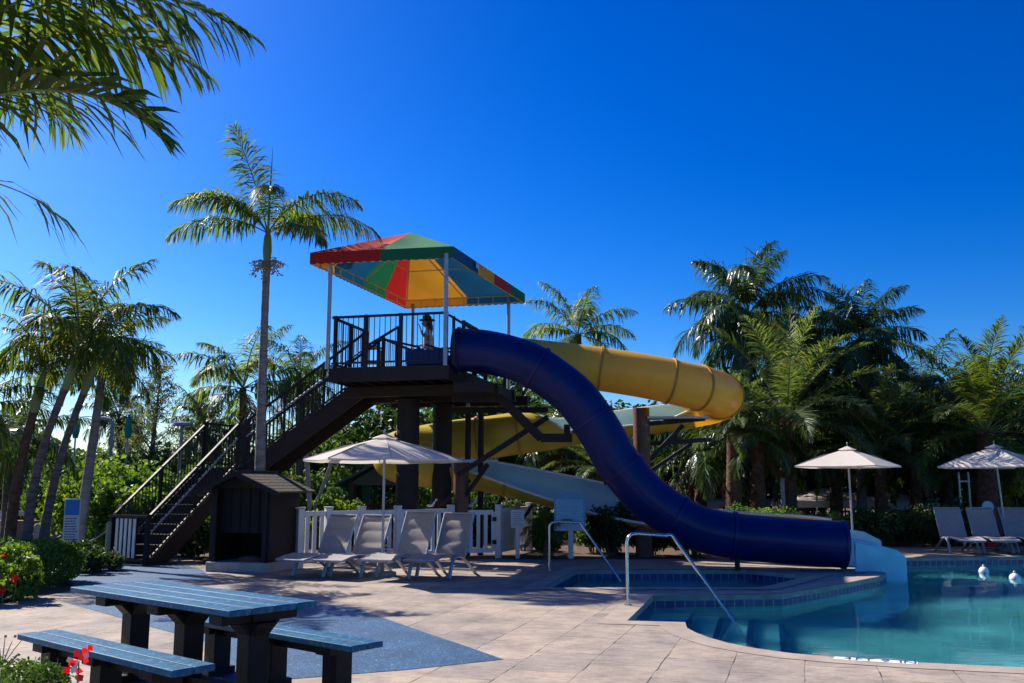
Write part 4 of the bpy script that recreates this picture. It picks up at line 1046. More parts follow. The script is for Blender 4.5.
# ------------------------------------------------------------------ umbrellas
def umbrella(label,x,y,edge,top,rad,sides,rz,group=None,tilt=0,lean=(0,0),base=True,name='patio_umbrella'):
    t=thing(name,label,'umbrella',(x,y,0),group)
    lx,ly=lean; C_=Vector((x+lx,y+ly,0))
    MB().tube([(x,y,0),(x+lx,y+ly,top+0.02)],0.024,10).build('pole',M['pole'],t)
    mb=MB(); K=5
    rim_=[C_+Vector((rad*math.cos(R(rz)+2*math.pi*k/sides),rad*math.sin(R(rz)+2*math.pi*k/sides),edge)) for k in range(sides)]
    ap=C_+Z3*top
    for k in range(sides):
        a,b=rim_[k],rim_[(k+1)%sides]; vs=[];fs=[];prev=None
        for i in range(K+1):
            f=i/K; pa=a.lerp(ap,f)+Z3*0.015*math.sin(math.pi*f); pb=b.lerp(ap,f)+Z3*0.015*math.sin(math.pi*f)
            row=[]
            for j in range(5):
                g=j/4; q=pa.lerp(pb,g)-Z3*0.02*math.sin(math.pi*g)*(1-f)*math.sin(math.pi*min(1,f+0.35)) ; 
                q=q-(q-Vector((ap.x,ap.y,q.z)))*0.05*math.sin(math.pi*g)
                row.append(len(vs)); vs.append(q)
            if prev:
                for j in range(4): fs.append((prev[j],prev[j+1],row[j+1],row[j]))
            prev=row
        # short hem
        e0=len(vs)
        for j in range(5): vs.append(Vector(vs[j])-Z3*0.03)
        for j in range(4): fs.append((e0+j,e0+j+1,j+1,j))
        mb.add(vs,fs)
    cn=mb.build('canopy',M['umbr'],t,angle=18)
    mv=MB()
    vr=[ap+Vector((0.24*math.cos(R(rz)+2*math.pi*k/sides),0.24*math.sin(R(rz)+2*math.pi*k/sides),-0.03)) for k in range(sides)]
    mv.add(vr+[ap+Z3*0.06],[(k,(k+1)%sides,sides) for k in range(sides)]); mv.build('vent',M['umbr'],cn,smooth=False)
    mb=MB()
    for k in range(sides):
        a=rim_[k]+Z3*0.0; mb.tube([a,a.lerp(ap,0.5)+Z3*0.03,ap-Z3*0.04],0.009,5)
        mb.tube([a.lerp(ap,0.5)+Z3*0.02,C_+Z3*(edge+0.02)],0.008,5)
    mb.build('rib',M['pole'],t)
    mb=MB(); mb.tube([ap+Z3*0.0,ap+Z3*0.12],[0.014,0.01],8); mb.sphere(ap+Z3*0.13,0.02,8,6); mb.build('finial',M['pole'],t)
    if base: mb=MB(); mb.tube([(x,y,0),(x,y,0.07),(x,y,0.09)],[0.26,0.25,0.05],20); mb.tube([(x,y,0.08),(x,y,0.4)],0.035,10); mb.build('base',M['grey'],t)
    return t
p=A(382,577,16.9); umbrella('cream octagonal umbrella shading the left row of loungers',p.x,p.y,2.05,2.47,1.44,8,12)
p=A(854,553,22.4); umbrella('square beige umbrella standing right of the slide exit',p.x,p.y,2.05,2.47,1.34,4,-84,'beige umbrellas across the pool',lean=(-0.02,0))
p=A(1008,550,23.2); umbrella('beige umbrella over the loungers across the pool, cut by the frame edge',p.x,p.y,2.05,2.55,1.42,4,-93,'beige umbrellas across the pool',lean=(-0.14,0))
p=A(36,540,36); umbrella('pale umbrella far off behind the leaning palm trunks',p.x,p.y,0.95,1.35,1.25,8,10,base=False,name='beach_umbrella')

# ------------------------------------------------------------------ handrails, floats, depth mark
def handrail(px,label,Y):
    pts=[]
    a,b,c,d,e=px
    A0=G(*a); top1=A(b[0],b[1],A0.y); top2=A(c[0],c[1],A0.y-0.02)
    E=G(*d,-0.19)
    dirn=(E-top2).normalized(); end=E+dirn*0.35
    path=[A0-Z3*0.02, Vector((A0.x,A0.y,top1.z-0.12)), Vector((A0.x+0.02,A0.y,top1.z-0.05)), Vector((A0.x+0.08,A0.y,top1.z-0.005)), Vector((A0.x+0.16,A0.y,top1.z+0.005))]
    path+= [top2-Vector((0.10,0,0)), top2, top2+dirn*0.10-Z3*0.0, E, end]
    P=[tuple(q) for q in catmull([tuple(v) for v in path],6)]
    # keep long straight parts straight
    t=thing('pool_handrail',label,'handrail',(A0.x,A0.y,0),'stainless pool handrails')
    mb=MB(); mb.tube([path[0],path[1]]+[Vector(q) for q in catmull([tuple(v) for v in path[1:5]],5)[1:]]+[Vector(q) for q in catmull([tuple(v) for v in (path[5],path[6],path[7])],5)]+[E,end],0.0235,14); mb.build('rail',M['steel'],t,angle=60)
    MB().tube([(A0.x,A0.y,0.004),(A0.x,A0.y,0.018)],0.055,18).build('flange',M['steel'],t)
handrail(((628,605.7),(636,534),(672,535.5),(735.7,624),0),'bent stainless handrail rising from the paving into the main pool',12.8)
handrail(((549.5,571),(556,522),(580,522.5),(622,583),0),'bent stainless handrail into the small spa in front of the rules sign',17.9)
for px,py,r,l in ((984,573,0.10,'white ball float on the pool near the far wall'),(1015,580,0.10,'white ball float nearest the right edge of the pool')):
    p=G(px,py,-0.19); t=thing('pool_float',l,'float',(p.x,p.y,-0.19),'white ball floats')
    MB().sphere((p.x,p.y,-0.16),r,20,12).build('ball',M['float'],t); MB().tube([(p.x,p.y,-0.05),(p.x,p.y,-0.02)],[0.025,0.02],8).build('valve',M['float'],t); MB().tube([(p.x,p.y,-0.26),(p.x+.02,p.y,-1.2)],0.01,5).build('tether',M['pole'],t)
a=G(834,658.5); b=G(918,664); d=(b-a).normalized(); ang=math.atan2(d.y,d.x); c=(a+b)/2+Vector((0,0,0.009))
dm=thing('depth_marker','white depth marker strip reading 4 FT 9 IN on the near pool edge','marker',(c.x,c.y,0))
MB().box((c.x,c.y,0.0065),((b-a).length,0.14,0.003),rz=ang).build('tile',M['white'],dm,smooth=False)
for txt,f in (('4',0.17),('F',0.30),('T',0.42),('9',0.62),('I',0.80),('N',0.91)):
    cu=bpy.data.curves.new('lettering','FONT'); cu.body=txt; cu.size=0.16; cu.align_x='CENTER'; cu.align_y='CENTER'; cu.extrude=0.001; cu.materials.append(M['ink'])
    q=a.lerp(b,f); tmp=bpy.data.objects.new('t',cu); COL.objects.link(tmp); bpy.context.view_layer.update(); me=bpy.data.meshes.new_from_object(tmp); bpy.data.objects.remove(tmp); o=bpy.data.objects.new('lettering',me); COL.objects.link(o); o.parent=dm; o.location=(q.x-c.x,q.y-c.y,0.0095); o.rotation_euler=(0,0,ang)

# ------------------------------------------------------------------ picnic table and benches (seen from near its end)
TD=Vector((1.80,-1.51,0)).normalized(); TN=Vector((-TD.y,TD.x,0)) ; TAng=math.atan2(TD.y,TD.x)
near=Vector((-1.93,6.52,0)); far_=Vector((-3.73,8.03,0))
def planks(root,org,L,n,pw,th,z,name,inset=0.004):
    for k in range(n):
        o=bpy.data.meshes
        mb=MB(); c=org - TD*(L/2) + TN*(pw*(k+0.5)+inset*k*1.0) + Z3*(z-th/2)
        # keep planks in their own axis so that the grain follows them
        mb2=MB(); mb2.box((0,0,0),(L,pw-0.008,th)); ob=mb2.build(name,M['plank'],None,bevel=0.006)
        ob.parent=root; ob.location=c-Vector(root.location); ob.rotation_euler=(0,0,TAng)
def pedestal(mb,c,wid,h,lenw=0.30,foot=True):
    """wide upright slab across the table: flared foot and head"""
    a=math.atan2(TN.y,TN.x)
    w=wid/2
    prof=[(-w*1.0,0.0),(-w*1.0,0.06),(-w*0.72,0.16),(-w*0.72,h-0.17),(-w*1.0,h-0.05),(-w*1.0,h),(w*1.0,h),(w*1.0,h-0.05),(w*0.72,h-0.17),(w*0.72,0.16),(w*1.0,0.06),(w*1.0,0.0)]
    mb.prism([c+TN*x+Z3*z-TD*lenw/2 for x,z in prof],TD*lenw)
pt=thing('picnic_table','blue-topped picnic table on black slab legs','picnic table',(near-TD*1.17+TN*0.37))
planks(pt,near,2.35,4,0.185,0.045,0.75,'table_plank')
cen=near-TD*1.17+TN*0.37
for f in (-0.74,0.08,0.93):
    mb=MB(); c=cen+TD*f
    mb.box(c+Z3*0.32,(0.16,0.17,0.62),rz=TAng); mb.box(c+Z3*0.03,(0.175,0.40,0.06),rz=TAng)
    mb.box(c+Z3*0.662,(0.175,0.64,0.075),rz=TAng)
    for sgn in (-1,1):
        t1=[c+TN*0.083*sgn+Z3*0.53-TD*0.08, c+TN*0.083*sgn+Z3*0.625-TD*0.08, c+TN*0.18*sgn+Z3*0.625-TD*0.08]
        mb.prism(t1 if sgn>0 else t1[::-1],TD*0.16)
    mb.build('leg',M['black'],pt,bevel=0.01)
mb=MB(); mb.box(cen+Z3*0.665-TD*0.01,(2.1,0.16,0.07),rz=TAng); mb.box(cen+Z3*0.10,(1.5,0.10,0.10),rz=TAng)
# knee braces between legs and the table beam (the clipped corners of the openings)
for f in (-0.74,0.08,0.93):
    for sgn in (-1,1):
        c=cen+TD*(f+0.082*sgn)
        mb.prism([c+Z3*0.53-TN*0.08,c+Z3*0.624-TN*0.08,c+TD*0.09*sgn+Z3*0.624-TN*0.08],TN*0.16)
mb.build('beam',M['black'],pt,smooth=False)
def bench(label,nearc,L,name='bench'):
    t=thing(name,label,'bench',nearc-TD*L/2+TN*0.16,'blue benches at the picnic table')
    planks(t,nearc,L,2,0.155,0.045,0.45,'seat_plank')
    c0=nearc-TD*L/2+TN*0.16
    for f in (-L*0.35,0.0,L*0.35):
        mb=MB(); c=c0+TD*f; mb.box(c+Z3*0.20,(0.16,0.16,0.40),rz=TAng); mb.box(c+Z3*0.375,(0.17,0.29,0.06),rz=TAng); mb.box(c+Z3*0.03,(0.17,0.26,0.055),rz=TAng); mb.build('leg',M['black'],t,bevel=0.006)
    MB().box(c0+Z3*0.36,(L*0.72,0.06,0.07),rz=TAng).build('beam',M['black'],t)
    return t
bench('blue bench on the near side of the table above the red hibiscus',Vector((-2.13,6.04,0)),2.28)
bench('blue bench on the far side of the table, half hidden behind its legs',Vector((-1.16,6.93,0)),2.28)

# ------------------------------------------------------------------ lifeguard chair and attendant on the platform
p=A(366,350,22.3); ch=thing('attendant_chair','weathered pale wooden high chair behind the platform railing','chair',(p.x,p.y,DZ))
mb=MB()
for dx in (-0.05,0.30):
    for dy in (0,0.4): mb.bar((p.x+dx,p.y+dy,DZ),(p.x+dx,p.y+dy,DZ+(1.35 if dx<0 else 0.95)),0.07,0.07)
mb.build('leg',M['oldwood'],ch,bevel=0.004)
MB().box((p.x+0.14,p.y+0.2,DZ+0.62),(0.5,0.46,0.05)).build('seat',M['oldwood'],ch)
mb=MB(); 
for k in range(4): mb.box((p.x-0.05,p.y+0.2,DZ+0.78+0.16*k),(0.03,0.42,0.11))
mb.box((p.x-0.06,p.y+0.2,DZ+1.36),(0.10,0.42,0.12)); mb.build('backrest',M['oldwood'],ch)
for dy in (0,0.4): MB().bar((p.x-0.06,p.y+dy,DZ+0.98),(p.x+0.34,p.y+dy,DZ+1.0),0.07,0.05).build('armrest',M['oldwood'],ch)

def skin(name, V, Ed, Rr, m, parent, sub=2, root=0):
    me=bpy.data.meshes.new(name); me.from_pydata([tuple(v) for v in V],Ed,[]); me.materials.append(m)
    o=linkmesh(name,me,parent,world=False)
    md=o.modifiers.new('skin','SKIN'); md.use_smooth_shade=True; md.branch_smoothing=0.5
    for i,l in enumerate(me.skin_vertices[0].data):
        r=Rr[i]; l.radius=(r,r) if not isinstance(r,tuple) else r; l.use_root=(i==root)
    s=o.modifiers.new('sub','SUBSURF'); s.levels=sub; s.render_levels=sub
    return o
p=A(428,350,22.2)
pr=thing('person','person in a wide dark hat and pale grey shirt standing on the slide platform','person',(p.x,p.y,DZ))
# facing local -X ; height 1.64
V=[(0,0,0.88),(0.01,0,1.02),(0.0,0,1.20),(-0.01,0,1.34),(-0.02,0,1.42),(-0.04,0,1.50),
   (0,0.16,1.34),(0.03,0.20,1.10),(-0.16,0.16,1.02),(-0.24,0.14,1.02),
   (0,-0.16,1.34),(0.05,-0.20,1.10),(-0.12,-0.16,1.24),(-0.17,-0.12,1.36),
   (0,0.09,0.82),(-0.01,0.10,0.46),(0.02,0.10,0.09),(-0.10,0.10,0.04),
   (0,-0.09,0.82),(0.0,-0.10,0.46),(0.04,-0.10,0.09),(-0.08,-0.10,0.04)]
Ed=[(0,1),(1,2),(2,3),(3,4),(4,5),(3,6),(6,7),(7,8),(8,9),(3,10),(10,11),(11,12),(12,13),(0,14),(14,15),(15,16),(16,17),(0,18),(18,19),(19,20),(20,21)]
Rr=[(0.14,0.11),0.125,0.14,0.12,0.05,0.05,0.055,0.042,0.033,0.03,0.055,0.042,0.033,0.03,0.09,0.058,0.038,0.035,0.09,0.058,0.038,0.035]
body=skin('body',V,Ed,Rr,M['skin'],pr)
mb=MB(); mb.sphere((-0.05,0,1.555),0.095,18,14,sc=(1.0,0.82,1.22)); mb.sphere((-0.15,0,1.54),0.018,8,6,sc=(1.2,0.8,1.3)); mb.sphere((-0.045,0.08,1.55),0.022,8,6,sc=(0.8,0.5,1.3)); mb.sphere((-0.045,-0.08,1.55),0.022,8,6,sc=(0.8,0.5,1.3))
mb.build('head',M['skin'],pr,world=False,angle=80)
mb=MB(); mb.sphere((0.0,0,1.57),0.105,16,12,sc=(0.95,0.95,1.1)); mb.sphere((0.05,0,1.42),0.085,14,10,sc=(0.8,1.0,1.9)); mb.build('hair',M['hair'],pr,world=False,angle=80)
mb=MB(); mb.tube([(-0.03,0,1.62),(-0.03,0,1.70),(-0.02,0,1.75)],[0.115,0.105,0.06],20); mb.tube([(-0.03,0,1.615),(-0.03,0,1.63)],[0.20,0.19],24); mb.build('hat',M['hat'],pr,world=False,angle=50)
skin('shirt',[(0,0,0.86),(0.01,0,1.02),(0,0,1.20),(-0.01,0,1.345),(0,0.165,1.335),(0.025,0.20,1.18),(0,-0.165,1.335),(0.03,-0.20,1.18)],[(0,1),(1,2),(2,3),(3,4),(4,5),(3,6),(6,7)],[0.165,0.15,0.16,0.125,0.075,0.065,0.075,0.065],M['shirt'],pr)
skin('shorts',[(0,0,0.90),(0,0.09,0.80),(0,0.105,0.50),(0,-0.09,0.80),(0,-0.105,0.50)],[(0,1),(1,2),(0,3),(3,4)],[0.15,0.11,0.09,0.11,0.09],M['trousers'],pr)
# hands with fingers
for (hx,hy,hz,dx,dz,s_) in ((-0.24,0.14,1.02,-1,-0.25,1),(-0.17,-0.12,1.37,-0.35,1,1)):
    mb=MB(); dv=Vector((dx,0,dz)).normalized(); sv=Vector((0,1,0)); h=Vector((hx,hy,hz))
    mb.box(h+dv*0.045,(0.085,0.075,0.03),rot=Matrix((dv,sv,dv.cross(sv))).transposed())
    for k,(l) in enumerate((0.065,0.078,0.072,0.055)): mb.tube([h+dv*0.085+sv*(0.028-k*0.019),h+dv*(0.085+l*0.6)+sv*(0.03-k*0.02),h+dv*(0.08+l)+sv*(0.03-k*0.02)+dv.cross(sv)*0.02],[0.009,0.008,0.006],6)
    mb.tube([h+dv*0.02+sv*0.035,h+dv*0.05+sv*0.065,h+dv*0.085+sv*0.07],[0.011,0.009,0.007],6)
    mb.build('hand',M['skin'],pr,world=False,angle=60)
# ------------------------------------------------------------------ background buildings and odds
gw=MB(); gw.box((-14.6,25.5,0.30),(10.5,0.3,0.62)); gw.box((-14.6,25.5,0.63),(10.6,0.4,0.05)); o=gw.build('garden_wall',M['tan'],bevel=0.01); tag(o,'low tan garden wall behind the leaning palm trunks','wall')
for px,w_,h,m,l in ((22,0.9,0.75,'bluebox','bright blue storage box on the terrace under the far umbrella'),(55,0.55,1.1,'turq','upright turquoise board leaning behind the tan wall'),(10,1.2,0.8,'white','white cabinet under the far umbrella at the left edge')):
    p=A(px,520,27.5); t=thing('board' if m=='turq' else 'storage_box',l,'board' if m=='turq' else 'box',(p.x,p.y,0))
    if m=='turq':
        pts=[(p.x+w_/2*math.cos(a)*(1),p.y,h/2+h/2*math.copysign(abs(math.sin(a))**0.7,math.sin(a))) for a in [2*math.pi*k/20 for k in range(20)]]
        MB().prism(pts,(0,0.06,0)).build('panel',M[m],t); MB().bar((p.x,p.y+0.3,0),(p.x,p.y+0.05,h*0.8),0.05).build('prop',M['grey'],t)
    else:
        MB().box((p.x,p.y,h/2),(w_,0.5,h)).build('body',M[m],t,bevel=0.03); MB().box((p.x,p.y,h+0.025),(w_+0.05,0.55,0.045)).build('lid',M['white'],t,bevel=0.015)
# small play hut behind the fence
p=A(372,500,25.5); ht=thing('play_hut','small open hut with blue grey gable roof behind the picket fence','hut',(p.x,p.y,0))
for dx in (-0.55,0.75):
    for dy in (0,1.2): MB().bar((p.x+dx,p.y+dy,0),(p.x+dx,p.y+dy,1.65),0.14).build('post',M['brown'],ht)
mb=MB()
for sgn in (-1,1): mb.prism([(p.x+0.1+sgn*1.1,p.y-0.3,1.55),(p.x+0.1+sgn*1.1,p.y-0.3,1.62),(p.x+0.1,p.y-0.3,2.22),(p.x+0.1,p.y-0.3,2.15)],(0,1.9,0))
mb.build('roof',M['slate'],ht,smooth=False)
MB().box((p.x+0.1,p.y+0.02,1.05),(1.25,0.08,0.1)).build('beam',M['brown'],ht)
mb=MB(); mb.prism([(p.x-0.7,p.y-.02,1.60),(p.x+0.9,p.y-.02,1.60),(p.x+0.1,p.y-.02,2.08)],(0,0.04,0)); mb.build('gable',M['slate'],ht)
p=A(338,495,27); aw=thing('green_awning','dark green canvas awning behind the shed and fence','awning',(p.x,p.y,0))
MB().prism([(p.x-0.9,p.y,1.05),(p.x+0.9,p.y,1.05),(p.x+0.9,p.y,1.62),(p.x-0.9,p.y,1.62)],(0,0.03,0)).build('cloth',M['teal'],aw)
for dx in (-0.88,0.88): MB().bar((p.x+dx,p.y+0.08,0),(p.x+dx,p.y+0.08,1.65),0.07).build('post',M['grey'],aw)
# leaning pale posts behind the umbrella
p=A(314,500,24); mb=MB(); mb.bar((p.x,p.y,0),(p.x-0.25,p.y,2.6),0.1); mb.bar((p.x+0.02,p.y,1.0),(p.x+0.5,p.y,2.4),0.08); o=mb.build('forked_post',M['grey'],bevel=0.01); tag(o,'pale grey forked post standing behind the shed roof','post')
def lamp(px,py,Y,l):
    p=A(px,py,Y); t=thing('lamp_post',l,'lamp post',(p.x,p.y,0),'curved lamp posts'); z=p.z
    MB().tube([(p.x,p.y,0),(p.x,p.y,z-0.25),(p.x-0.08,p.y,z-0.05),(p.x-0.3,p.y,z),(p.x-0.52,p.y,z-0.05),(p.x-0.58,p.y,z-0.22)],0.06,8).build('pole',M['grey'],t); MB().tube([(p.x-0.58,p.y,z-0.24),(p.x-0.58,p.y,z-0.34)],[0.08,0.2],12).build('lamp_shade',M['pole'],t)
lamp(113,418,30,'grey lamp post with curved neck above the bushes left of the stairs'); 
p=A(182,425,27); t=thing('lamp_post','dish-topped lamp post behind the stair railings','lamp post',(p.x,p.y,0),'curved lamp posts'); MB().tube([(p.x,p.y,0),(p.x,p.y,p.z)],0.05,8).build('pole',M['grey'],t); MB().tube([(p.x,p.y,p.z-0.02),(p.x,p.y,p.z+0.06),(p.x,p.y,p.z+0.1)],[0.3,0.28,0.05],16).build('lamp_shade',M['pole'],t)
for px,l in ((77,'closed green umbrella between the palm trunks'),(129,'closed green umbrella above the bushes by the stairs')):
    p=A(px,415,30); t=thing('closed_umbrella',l,'umbrella',(p.x,p.y,0),'closed green umbrellas'); MB().tube([(p.x,p.y,0),(p.x,p.y,p.z)],0.03,8).build('pole',M['pole'],t); MB().tube([(p.x,p.y,p.z),(p.x+.02,p.y,p.z-0.2),(p.x,p.y,p.z-0.5),(p.x,p.y,p.z-0.75)],[0.03,0.09,0.13,0.08],8).build('canopy',M['teal'],t)
# low white sunshades beyond the palms on the right
for px,Y,w_,zt,l in ((705,33,2.3,1.15,'low white sunshade seen above the blue tube left of the red trunks'),(728,35,2.0,1.1,'low white sunshade between the two red brown trunks'),(824,31,3.2,1.25,'wide low beige sunshade behind the near side of the square umbrella'),(890,32,2.4,1.15,'low white sunshade between the hedge and the right trunks'),(925,33,2.6,1.15,'low white sunshade left of the far loungers')):
    zt+=0.25; p=A(px,500,Y); t=thing('sunshade',l,'sunshade',(p.x,p.y,0),'low sunshades beyond the palms')
    mb=MB(); h=w_/2; vs=[(p.x-h,p.y-h,zt-0.4),(p.x+h,p.y-h,zt-0.4),(p.x+h,p.y+h,zt-0.4),(p.x-h,p.y+h,zt-0.4),(p.x,p.y,zt)]
    mb.add(vs+[(a,b,c-0.2) for a,b,c in vs[:4]],[(0,1,4),(1,2,4),(2,3,4),(3,0,4),(0,5,6,1),(1,6,7,2),(2,7,8,3),(3,8,5,0)]); mb.build('canopy',M['umbr'],t,smooth=False)
    for sx_ in (-1,1):
        for sy_ in (-1,1): MB().tube([(p.x+sx_*h*0.95,p.y+sy_*h*0.95,0),(p.x+sx_*h*0.95,p.y+sy_*h*0.95,zt-0.42)],0.03,6).build('leg',M['pole'],t)
for px,h,l in ((783,1.75,'short grey post behind the end of the blue tube'),(788,2.1,'taller grey post behind the end of the blue tube')):
    p=A(px,500,26+0.4*(px-783)/5); t=thing('marker_post',l,'post',(p.x,p.y,0)); MB().box((p.x,p.y,h/2),(0.10,0.10,h)).build('shaft',M['grey'],t,bevel=0.01); MB().box((p.x,p.y,h+0.02),(0.13,0.13,0.035)).build('cap',M['grey'],t)
p=A(964,500,25.6); t=thing('trellis','pale post and crossbar trellis behind the far loungers','trellis',(p.x,p.y,0)); 
for dx in (-0.1,0.16,): MB().bar((p.x+dx,p.y,0),(p.x+dx,p.y,1.95),0.045).build('post',M['pole'],t)
MB().bar((p.x-0.12,p.y,1.7),(p.x+0.2,p.y,1.7),0.04).build('crossbar',M['pole'],t)
p=A(985,505,24.0); t=thing('beach_bag','red bag with a round pale blue badge behind the far loungers','bag',(p.x,p.y,0)); MB().box((p.x+0.06,p.y,0.50),(0.34,0.22,1.0)).build('body',M['redp'],t,bevel=0.06); MB().tube([(p.x,p.y-0.135,1.05),(p.x,p.y-0.15,1.05)],0.15,18).build('badge',M['signpale'],t)

# ------------------------------------------------------------------ palms
mf=[M['frond'],M['shaft'],M['deadf']]
royal=crown_mesh('royal_crown',[
  dict(L=2.45,n=64,e0=60,droop=112,az=188,ll=0.66,lw=0.042,sag=1.1,pw=1.2),
  dict(L=2.45,n=64,e0=28,droop=74,az=172,ll=0.62,lw=0.042,sag=1.4,pw=1.4),
  dict(L=2.3,n=46,e0=73,droop=22,az=222,ll=0.72,lw=0.04,sag=0.45,vee=0.1,sideang=(80,38),twist=15),
  dict(L=2.45,n=64,e0=55,droop=105,az=-12,ll=0.68,lw=0.042,sag=1.1,pw=1.3),
  dict(L=2.6,n=64,e0=30,droop=84,az=6,ll=0.66,lw=0.042,sag=1.4,pw=1.5),
  dict(L=2.2,n=60,e0=6,droop=62,az=-42,ll=0.56,lw=0.042,sag=1.1),
  dict(L=2.1,n=60,e0=45,droop=92,az=-75,ll=0.52,lw=0.042,sag=0.9),
  dict(L=2.2,n=60,e0=50,droop=95,az=70,ll=0.55,lw=0.042,sag=0.8),
  dict(L=2.1,n=60,e0=48,droop=98,az=212,ll=0.52,lw=0.042,sag=0.9)],mf,spear=1.9)
p=A(268,232,19.1); b=A(261.5,478,19.1); 
pb=Vector((b.x,b.y,0)); pt_=Vector((p.x,p.y,p.z-0.55))
rp=palm('tall single palm with smooth grey trunk rising in front of the tower stairs',(pb.x,pb.y,0),pt_,royal,0.115,0.08,M['rtrunk'],None,scale=1.0,shaft=0.6,bend=-0.02)
# flower stalks under the crown
me=MB(); q=random.Random(3); c=Vector((p.x,p.y,p.z-0.65))
for i in range(34):
    a=q.uniform(0,6.28); l=q.uniform(0.25,0.6); e=c+Vector((math.cos(a)*l,math.sin(a)*l,q.uniform(-0.28,0.05))); me.tube([c+Vector((0,0,-0.02)),c.lerp(e,0.5)+Z3*0.05,e],[0.012,0.009,0.005],5)
    for k in range(7): s_=c.lerp(e,q.uniform(0.4,1.0))+Vector((q.uniform(-.06,.06),q.uniform(-.06,.06),q.uniform(-.08,.03))); me.sphere(s_,q.uniform(0.012,0.024),5,4)
me.build('flower_stalk',M['seed'],rp)
# generic crowns
cr_a=crown_mesh('crown_a',ring_specs(14,2.7,0.66,0.05,80,-15,droop=(60,105),seed=3,sag=1.2,nl=44,dry=2),mf)
cr_b=crown_mesh('crown_b',ring_specs(16,2.7,0.64,0.05,80,-25,droop=(60,105),seed=8,sag=1.2,nl=44,dry=3),[M['frondd'],M['shaft'],M['deadf']])
cr_date=crown_mesh('crown_date',ring_specs(24,2.9,0.42,0.032,88,-8,droop=(35,70),seed=5,sag=0.35,nl=70,vee=0.4),[M['frondg'],M['shaft'],M['deadf']])
cr_date2=crown_mesh('crown_date_b',ring_specs(24,2.8,0.42,0.034,88,-12,droop=(40,80),seed=15,sag=0.4,nl=70,vee=0.4),[M['frondy'],M['shaft'],M['deadf']])
cr_y=crown_mesh('crown_young',ring_specs(11,2.25,0.60,0.045,84,22,droop=(62,112),seed=21,sag=1.0,nl=40),[M['frondy'],M['shaft'],M['deadf']])
cr_big=crown_mesh('crown_big',ring_specs(25,3.3,0.90,0.06,84,-40,droop=(60,105),seed=31,sag=1.3,nl=60,dry=0),[M['frondd'],M['shaft'],M['deadf']],spear=2.4)
GR='palms in the dense planting behind the pool'
def bg(label,px,py,Y,crown,sc,rz,r0=0.16,tm='trunk',lean=0,group=GR,basepx=None,shaft=0,bend=0):
    p=A(px,py,Y); bx=A(basepx if basepx is not None else px,500,Y)
    return palm(label,(bx.x,Y+lean,0),p,crown,r0,r0*0.75,M[tm],group,sc,R(rz),bend,shaft)
# left leaning cluster
bg('leaning palm with green crownshaft, foremost of the left cluster',66,386,15.6,cr_y,0.95,20,0.082,group='leaning palms on the left',basepx=33,shaft=0.7,bend=-0.2)
bg('reddish leaning palm left of the foremost one, low crown',34,410,16.8,cr_y,0.62,75,0.10,group='leaning palms on the left',basepx=14,shaft=0.7,bend=-0.1,tm='dtrunk')
bg('slender leaning palm just right of the foremost one',84,392,16.6,cr_y,0.82,140,0.082,group='leaning palms on the left',basepx=46,shaft=0.6,bend=-0.15)
bg('straight grey-trunked palm with dry hanging leaves behind the left cluster',104,362,19.0,cr_b,0.58,210,0.105,tm='rtrunk',group='leaning palms on the left',basepx=80)
bg('palm with ragged crown at the far left edge of the frame',-30,410,17,cr_a,0.7,10,0.13,group='leaning palms on the left',basepx=-30)
bg('low dark palm behind the left cluster near the frame edge',10,440,22,cr_b,0.8,60,0.13,group='leaning palms on the left')
bg('palm whose crown shows just left of the tall single trunk',243,388,30,cr_a,1.1,30,0.15)
bg('small palm whose crown shows right of the tall single trunk',300,380,31,cr_a,0.85,100,0.15)
bg('palm crown rising behind the stair rails',205,432,29,cr_b,0.65,200,0.15)
bg('distant palm between the lamp post and the casuarinas',120,415,36,cr_b,0.75,120,0.13)
bg('palm rising behind the top of the yellow tube',578,335,33,cr_a,1.0,160,0.16)
bg('palm half hidden behind the yellow flume supports',545,440,29,cr_b,0.9,260,0.16)
bg('palm seen under the yellow loop left of the red column',600,470,27,cr_date,0.7,20,0.16,tm='dtrunk')
# right group
bg('tallest dark palm with upright spear in the right-hand grove',748,338,30,cr_big,0.95,15,0.2,tm='rtrunk',shaft=0.9)
bg('dark palm right beside the tallest one',800,352,32,cr_big,0.75,95,0.2,tm='rtrunk')
bg('feathery grey-green date palm in front of the dark grove',787,418,26.5,cr_date,1.28,40,0.26,tm='dtrunk')
bg('pale-trunked palm with spear leaf left of the broad date palm',860,362,29,cr_big,0.76,200,0.15,tm='rtrunk',shaft=0.8)
bg('broad yellow-green date palm above the far umbrella',985,432,25.5,cr_date2,1.2,110,0.3,tm='dtrunk')
bg('dark palm between the pale trunk and the broad date palm',925,405,31,cr_b,1.05,290,0.2)
bg('palm with drooping fronds right of the yellow tube end',700,455,28,cr_b,1.15,330,0.2,tm='dtrunk')
bg('red brown shaggy palm trunk left of the pair behind the tube',733,430,25.6,cr_date,0.62,130,0.24,tm='dtrunk')
bg('red brown shaggy palm trunk right of the pair behind the tube',757,440,25.8,cr_b,0.7,230,0.24,tm='dtrunk')
bg('short palm behind the square umbrella canopy',880,450,27,cr_date,1.0,10,0.2,tm='dtrunk')
bg('shaded palm filling the gap right of the feathery date palm',835,425,29,cr_b,1.15,250,0.2,tm='dtrunk')
bg('shaded palm between the square umbrella and the broad date palm',945,440,28.5,cr_b,1.1,310,0.2,tm='dtrunk')
bg('shaded drooping palm just right of the yellow tube end',755,440,29,cr_b,1.1,35,0.2,tm='dtrunk')
bg('palm at the far right edge behind the loungers',1060,390,27,cr_b,0.9,70,0.2)
bg('small palm with low crown behind the far loungers',915,462,27.5,cr_date2,0.85,170,0.2,tm='dtrunk')
